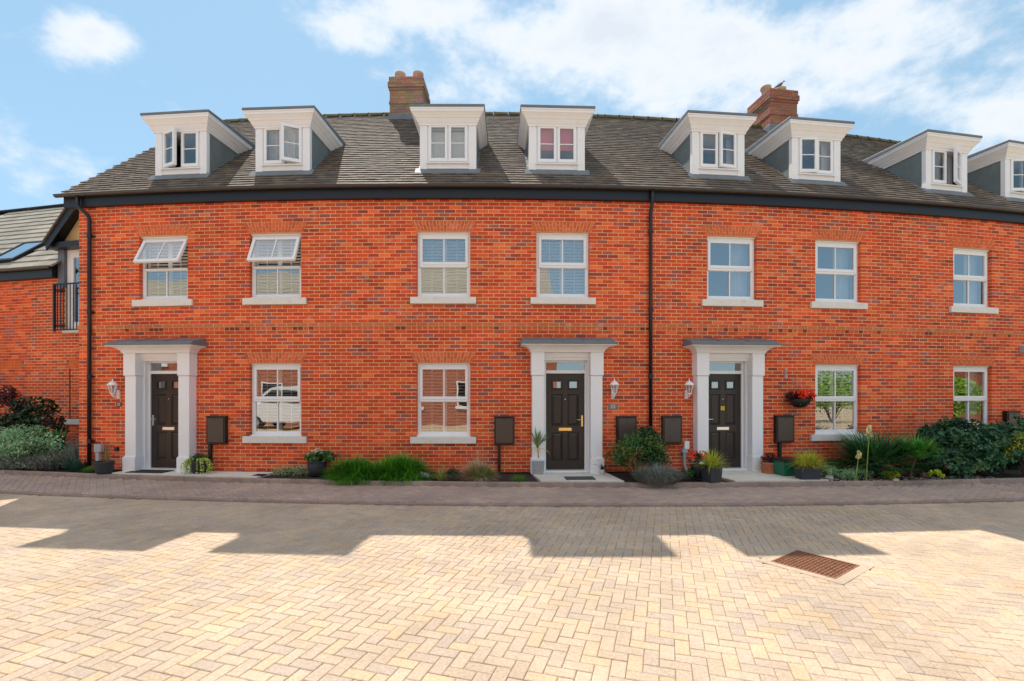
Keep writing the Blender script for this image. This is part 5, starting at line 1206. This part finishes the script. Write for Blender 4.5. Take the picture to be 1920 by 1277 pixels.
# 11 low grey planter with yellow grass
c = at(1523, 902, -.02); a = .05; F = Fr(Vector((c.x, c.y+.14, -.03)), (math.cos(a),math.sin(a),0), (-math.sin(a),math.cos(a),0)); t = thing('grey_planter', 'dark grey rectangular planter with yellow grass at the kerb', 'potted plant', F.o)
boxpot(t, F, .36, .40, .27, M['anthracite'], .2, .23); mb = MB()
for k in range(3): grass(mb, F(-.1+.1*k,0,.25), 230, .34, 1.0, 1.2, .012, YG+[(.50,.35,.06)], .08)
emit('grass', mb, M['leaf'], t)
# 12 hanging basket
s = px2s(1500, .22); F = WF(s); z = zat(765, F(0,.22,0).y); c = F(0,.22,z); t = thing('hanging_basket', 'dark hanging basket of red begonias on the wall left of the window', 'hanging basket', c)
mb = MB(); mb.lathe(c, [(.03,0),(.10,.02),(.15,.06),(.185,.12),(.195,.175),(.195,.185),(.18,.185),(.17,.15)], 24); emit('bowl', mb, M['black'], t, smooth=True)
mb = MB()
for j in range(3): a = j*2.094+.5; mb.tube([c+Vector((.19*math.cos(a),.19*math.sin(a),.18)), c+Vector((0,0,.56))], .004, 4)
emit('chain', mb, M['zinc'], t)
mb = MB(); mb.tube([F(0,0,z+.50),F(0,0,z+.66)], .008, 6); mb.tube([F(0,0,z+.58),F(0,.10,z+.63),F(0,.22,z+.60),F(0,.23,z+.57)], .006, 6); mb.tube([F(0,0,z+.50),F(0,.12,z+.61)], .005, 6); emit('bracket', mb, M['zinc'], t)
for j, (x, zz) in enumerate(((-.085,.075),(.06,.075))):
    mb = MB(); mb.lathe(c+Vector((x, -.152, zz)), [(.0,-.012),(.011,-.006),(.011,.006),(.0,.012)], 8); emit('seed_knob', mb, pmat('olive_plug_%d' % j, (.12,.13,.03), .7), t)
mb = MB(); leafcloud(mb, c+Vector((0,0,.23)), (.25,.21,.13), 1100, .045, [(.022,.012,.014),(.035,.014,.015),(.018,.02,.012)], 18, asp=.8); emit('foliage', mb, M['leaf'], t); mb = MB(); redflowers(mb, c+Vector((.04,-.05,.28)), (.23,.19,.11), 520, .045); emit('flowers', mb, M['petal'], t)
# right bed -------------------------------------------------------
def fan(mb, o, d, L, nleaf, tones, spread=2.2):
    o = Vector(o); d = Vector(d).normalized(); side = d.cross(Vector((0,0,1))).normalized(); up = side.cross(d)
    mb.tube([o, o+d*L*.45], [.008,.005], 5, tones[0]); c = o+d*L*.45; k = random.uniform(.75,1.25)
    for i in range(nleaf):
        a = (i/(nleaf-1)-.5)*spread*1.25; v = d*math.cos(a)+side*math.sin(a)+up*.12*math.cos(a*2); blade(mb, c, v, L*.62*(1-.15*abs(a)), .036, .45, tuple(q*k for q in random.choice(tones)), 4)
def palm(name, label, o, n, L, tones, trunk=0, lean=1.1):
    t = plant(name, label, Vector((o[0],o[1],-.03)), 'palm'); o = Vector(o)
    if trunk:
        mb = MB(); mb.tube([Vector((o.x-.06,o.y,-.04)), Vector((o.x-.04,o.y,trunk*.35)), Vector((o.x+.01,o.y,trunk*.7)), Vector((o.x+.05,o.y,trunk))], [.032,.022,.02,.018], 8); emit('trunk', mb, M['bark'], t); o = Vector((o.x+.05,o.y,trunk))
    for i in range(n):
        a = i*2.399; el = .10+1.25*(i/n); mb = MB(); fan(mb, o, (math.cos(a)*lean, math.sin(a)*lean*.8, el), L*random.uniform(.8,1.1), 15, tones); emit('leaf', mb, M['leaf'], t)
palm('fan_palm', 'dark green fan palm filling the bed under the right ground floor window', (ray(1640)*9.85, 9.85, .12), 76, .95, [(.04,.15,.045),(.055,.19,.055),(.075,.25,.08),(.035,.11,.045)])
palm('young_palm', 'young bright green palm on a thin bare trunk beside the hedge', (ray(1712)*9.45, 9.45, 0), 30, .50, [(.08,.32,.035),(.11,.38,.05),(.06,.24,.035)], trunk=.40)
pc = [('eucomis_spike', 'tall pale yellow flower spike in front of the fan palm', 1627, .92, 9.35), ('eucomis_spike', 'short pale flower spike left of the tall one', 1607, .48, 9.3)]
for nm, lab, px, h, y in pc:
    o = Vector((ray(px)*y, y, -.03)); t = plant(nm, lab, o, 'flower'); mb = MB(); mb.tube([o-Vector((.03,0,0)), o+Vector((.0,0,h*.5)), o+Vector((.03,0,h))], [.010,.008,.006], 6, (.30,.36,.06)); emit('stem', mb, M['leaf'], t)
    mb = MB(); leafcloud(mb, o+Vector((.03,0,h-.02)), (.045,.045,.15 if h > .6 else .10), 420, .026, [(.85,.76,.36),(.78,.64,.26),(.88,.84,.52)], 16, asp=.8, shell=.3); emit('flower_head', mb, M['petal'], t)
def hedge(name, label, parts_, tones, size, asp=.45):
    t = plant(name, label, Vector((parts_[0][0][0], parts_[0][0][1], -.03)), 'hedge')
    for c, r, n in parts_: mb = MB(); leafcloud(mb, c, r, n, size, tones, max(40, n//60), spread=.20, asp=asp, shell=.72); emit('foliage', mb, M['leaf'], t)
    mb = MB(); stems(mb, (parts_[0][0][0], parts_[0][0][1], -.03), parts_[0][1][0]*.8, 14, .8, .018); emit('stem', mb, M['bark'], t); return t
Y1 = 9.95
hedge('laurel_hedge', 'big glossy dark green laurel shrub in front of the far right window', [((ray(1800)*10.2, 10.2, .42), (.92,.52,.62), 4200), ((ray(1835)*9.9, 9.9, .30), (.95,.42,.45), 2600), ((ray(1758)*10.3,10.3,.40),(.45,.4,.52),1500), ((ray(1800)*9.75,9.75,.16),(.85,.28,.30),1900)], LAUR, .115)
hedge('laurel_hedge', 'second laurel shrub behind at the right edge of the frame', [((ray(1905)*10.75, 10.75, .42), (.75,.45,.60), 2600)], LAUR, .115)
hedge('golden_shrub', 'yellow green leafy shrub at the far right end of the bed', [((ray(1925)*9.75, 9.75, .30), (.46,.3,.50), 1500)], [(.28,.34,.03),(.18,.26,.03),(.36,.40,.05),(.10,.18,.03)], .06)
c = at(1600, 901); c = Vector((c.x, c.y+.24, -.03)); t = plant('fern_groundcover', 'low feathery green ground cover in front of the fan palm', c, 'ground cover'); mb = MB()
for i in range(6): leafcloud(mb, c+Vector((-.35+.14*i, random.uniform(-.1,.1), .06+random.uniform(0,.06))), (.18,.18,.13), 520, .032, [(.17,.38,.14),(.26,.48,.21),(.11,.27,.10),(.34,.52,.29)], 14, asp=.35)
emit('foliage', mb, M['leaf'], t)
c = at(1588, 892); c = Vector((c.x, c.y+.40, .12)); shrub('leafy_green_plant', 'leafy green plant with tiny blue flowers left of the fan palm', c, (.28,.2,.17), 800, .045, [(.07,.27,.05),(.05,.20,.045),(.10,.34,.06)], 'plant', 20, stem=False)
c = at(1625, 898); c = Vector((c.x, c.y+.3, .14)); t = plant('blue_green_plant', 'upright blue green leafy plant at the foot of the tall flower spike', (c.x,c.y,-.03), 'plant'); mb = MB(); leafcloud(mb, c, (.10,.1,.22), 420, .05, [(.04,.13,.08),(.03,.10,.06)], 14, asp=.35); emit('foliage', mb, M['leaf'], t)
c = at(1654, 897); c = Vector((c.x, c.y+.28, .04)); shrub('broad_leaf_plant', 'broad leaved blue green plant behind the left yellow plant', c, (.14,.12,.10), 70, .09, [(.05,.16,.09),(.06,.2,.11)], 'plant', 8, stem=False, asp=.8)
for px, lab, r in ((1683,'low lime yellow plant at the kerb left of the young palm',.17),(1767,'low lime yellow plant at the kerb right of the rock',.14)):
    c = at(px, 900); c = Vector((c.x, c.y+.14, .03)); shrub('lime_plant', lab, c, (r,.11,.10), 420, .036, [(.55,.70,.04),(.44,.62,.03),(.66,.74,.08)], 'plant', 12, stem=False, asp=.7)
c = at(1662, 901); c = Vector((c.x, c.y+.10, .01)); shrub('small_green_tuft', 'tiny green clump left of the left lime yellow plant', c, (.10,.08,.05), 140, .03, GR, 'plant', 6, stem=False)
c = at(1545, 896); c = Vector((c.x, c.y+.16, .05)); shrub('low_dark_plant', 'low dark green plant right of the grey planter', c, (.13,.1,.09), 320, .026, [(.03,.10,.04),(.02,.07,.03)], 'plant', 8, stem=False)
def rock(px, py, r, label, mat, name='rock'):
    c = at(px, py, -.03); c.y += r; mb = MB(); n = 9; rings = []
    ph = [random.uniform(.8,1.2) for _ in range(n)]
    for t_, k in ((0,.8),(.3,1),(.7,.85),(1,.35)): rings.append([c+Vector((math.cos(2*math.pi*j/n)*r*k*ph[j]*1.3, math.sin(2*math.pi*j/n)*r*k*ph[(j+2)%n], t_*r*1.1*ph[(j+4)%n])) for j in range(n)])
    mb.loft(rings, None, 0, True, True, True); tag(emit(name, mb, mat), label, 'rock')
rock(1742, 896, .075, 'brown rock on the soil between the young palm and the hedge', M['rock'])
rock(1558, 899, .06, 'white flint stone right of the grey planter', M['flint']); rock(1684, 904, .05, 'small pale stone in front of the left lime yellow plant', M['concrete'])
rock(1327, 904, .05, 'white cobble left of the tall dark planter at the right door', M['flint'])
mb = MB()
for i in range(420):
    x = random.uniform(ray(1530)*9.1, ray(1900)*9.3); y = K1(x)+random.uniform(.14,.55) if i < 380 else K1(x)-random.uniform(.05,.3)
    z = -.045 if i < 380 else ZPAV; r = random.uniform(.006,.022); k = random.uniform(.6,1.2); a = random.uniform(0,3); F = Fr((x,y,z),(math.cos(a),math.sin(a),0),(-math.sin(a),math.cos(a),0)); mb.box(F, -r, r, -r*.7, r*.7, 0, r, tuple(v*k for v in random.choice([(.5,.47,.43),(.36,.30,.26),(.42,.38,.34)])))
g = emit('gravel', mb, M['slab'], kind='stuff'); g['label'] = 'loose pale gravel along the right bed'; g['category'] = 'gravel'
# ------------------------------------------------------------------ across the street (seen in the windows)
def uvbox_wall(name, F, x0, x1, z0, z1, y, parent): return uvwall(name, [F(x0,y,z0),F(x1,y,z0),F(x1,y,z1),F(x0,y,z1)], [(x0,z0),(x1,z0),(x1,z1),(x0,z1)], [(0,1,2,3)], M['farbrick'], parent)
def opp(x0, x1, yf, eave, ridge, depth, label):
    F = Fr((0, yf, 0), (1,0,0), (0,-1,0)); H = thing('brick_house', label, 'house', ((x0+x1)/2, yf, 0))
    uvbox_wall('wall', F, x0, x1, -.2, eave, 0, H); uvbox_wall('rear_wall', F, x0, x1, -.2, eave, depth, H)
    for x in (x0, x1): uvwall('gable_wall', [F(x,0,-.2),F(x,depth,-.2),F(x,depth,eave),F(x,depth/2,ridge-.05),F(x,0,eave)], [(0,0),(depth,0),(depth,eave),(depth/2,ridge),(0,eave)], [(0,1,2,3,4)], M['farbrick'], H)
    mb = MB(); n = 22
    for sg in (0, 1):
        for i in range(n):
            t0, t1 = i/n, (i+1)/n; A = lambda t: (-.3+(depth/2+.3)*t, eave-.1+(ridge-eave+.1)*t)
            (ya, za), (yb_, zb_) = A(t0), A(t1)
            if sg: ya, yb_ = depth-ya, depth-yb_
            k = random.uniform(.92,1.05); mb.hexa([F(x0-.3,ya,za),F(x1+.3,ya,za),F(x1+.3,yb_,zb_),F(x0-.3,yb_,zb_),F(x0-.3,ya,za+.05),F(x1+.3,ya,za+.05),F(x1+.3,yb_,zb_+.02),F(x0-.3,yb_,zb_+.02)], (.40*k,.36*k,.28*k), 0, False)
    emit('roof', mb, M['pale_tile'], H)
    mb = MB(); mb.box(F, x0-.3, x1+.3, -.34, -.31, eave-.25, eave-.07); emit('fascia', mb, M['fascia'], H)
    x = x0+2.
    while x < x1-2:
        for z in ((.9, 2.2), (3.3, 4.5)):
            if z[1] > eave-.2: continue
            mb = MB(); rectframe(mb, F, x, x+1.2, z[0], z[1], -.05, .05, .07,.07,.07,.07); mb.box(F, x-.1, x+1.3, -.1, .05, z[0]-.14, z[0]-.005); W = emit('window', mb, M['white'], H)
            mb = MB(); mb.box(F, x+.07, x+1.13, -.02, .02, z[0]+.07, z[1]-.07); emit('pane', mb, M['blackglass'], W)
        x += 3.1
    return H
opp(-42, 3.6, -5.0, 4.9, 9.4, 10, 'long brick house with pale tiled roof across the street behind the camera')
opp(32, 46, 3, 3.4, 6.2, 9, 'low brick building beyond the garden shrubs across the street')
for i, (x, y, r, lab) in enumerate(((24.0,4.4,1.25,'large green garden shrub across the street, nearest the long house'),(26.6,2.2,1.5,'tall green garden shrub across the street in the middle'),(23.0,-3.0,1.5,'round green garden shrub across the street, furthest right'))):
    t = plant('garden_shrub', lab, (x,y,-.12), 'shrub'); mb = MB(); leafcloud(mb, (x,y,r*.8), (r*1.3,r,r), 4000, .16, [(.26,.44,.04),(.34,.54,.05),(.16,.30,.04)], 60); emit('foliage', mb, M['leaf'], t); mb = MB(); stems(mb, (x,y,-.12), r*.8, 9, r*1.2, .05); emit('stem', mb, M['bark'], t)
# parked van
vx, vy = -12.0, -2.9; F = Fr((vx,vy,ZROAD),(1,0,0),(0,1,0)); v = thing('parked_van', 'white van parked across the street, mirrored in the left ground floor window', 'van', F.o)
pr = [(-2.5,.35),(-2.5,1.0),(-2.35,1.15),(-1.55,1.3),(-.95,1.95),(-.6,2.05),(2.4,2.05),(2.5,1.9),(2.5,.35)]
mb = MB(); mb.loft([[F(x, y*(1 if z < 1.2 else .93), z) for x, z in pr] for y in (-.95, .95)], None, 0, True, True, True); emit('body', mb, M['van'], v, bevel=.04)
for (xa, xb, xc, xd) in ((-1.4,-.35,-.35,-.85),(-.2,1.0,1.0,-.2),(1.15,2.3,2.3,1.15)):
    for y in (-.935, .935): mb = MB(); mb.hexa([F(xa,y-.02,1.25),F(xb,y-.02,1.25),F(xb,y+.02,1.25),F(xa,y+.02,1.25),F(xd,y-.02,1.85),F(xc,y-.02,1.85),F(xc,y+.02,1.85),F(xd,y+.02,1.85)]); emit('side_window', mb, M['blackglass'], v)
for x in (-1.6, 1.65):
    for y in (-.85, .85):
        mb = MB(); n = 20; mb.loft([[F(x+r*math.cos(2*math.pi*j/n), y+dy, .33+r*math.sin(2*math.pi*j/n)) for j in range(n)] for r, dy in ((.33,-.11),(.33,.11))], None, 0, True, True, True); W = emit('wheel', mb, M['black'], v)
        mb = MB(); sgn = 1 if y > 0 else -1; mb.loft([[F(x+r*math.cos(2*math.pi*j/n), y+dy*sgn, .33+r*math.sin(2*math.pi*j/n)) for j in range(n)] for r, dy in ((.19,.112),(.05,.125))], None, 0, True, False, True); emit('rim', mb, M['chrome'], W)
for y in (-.7, .7): mb = MB(); mb.box(F, -2.53, -2.45, y-.15, y+.15, .8, .98); emit('headlight', mb, M['lampglass'], v)
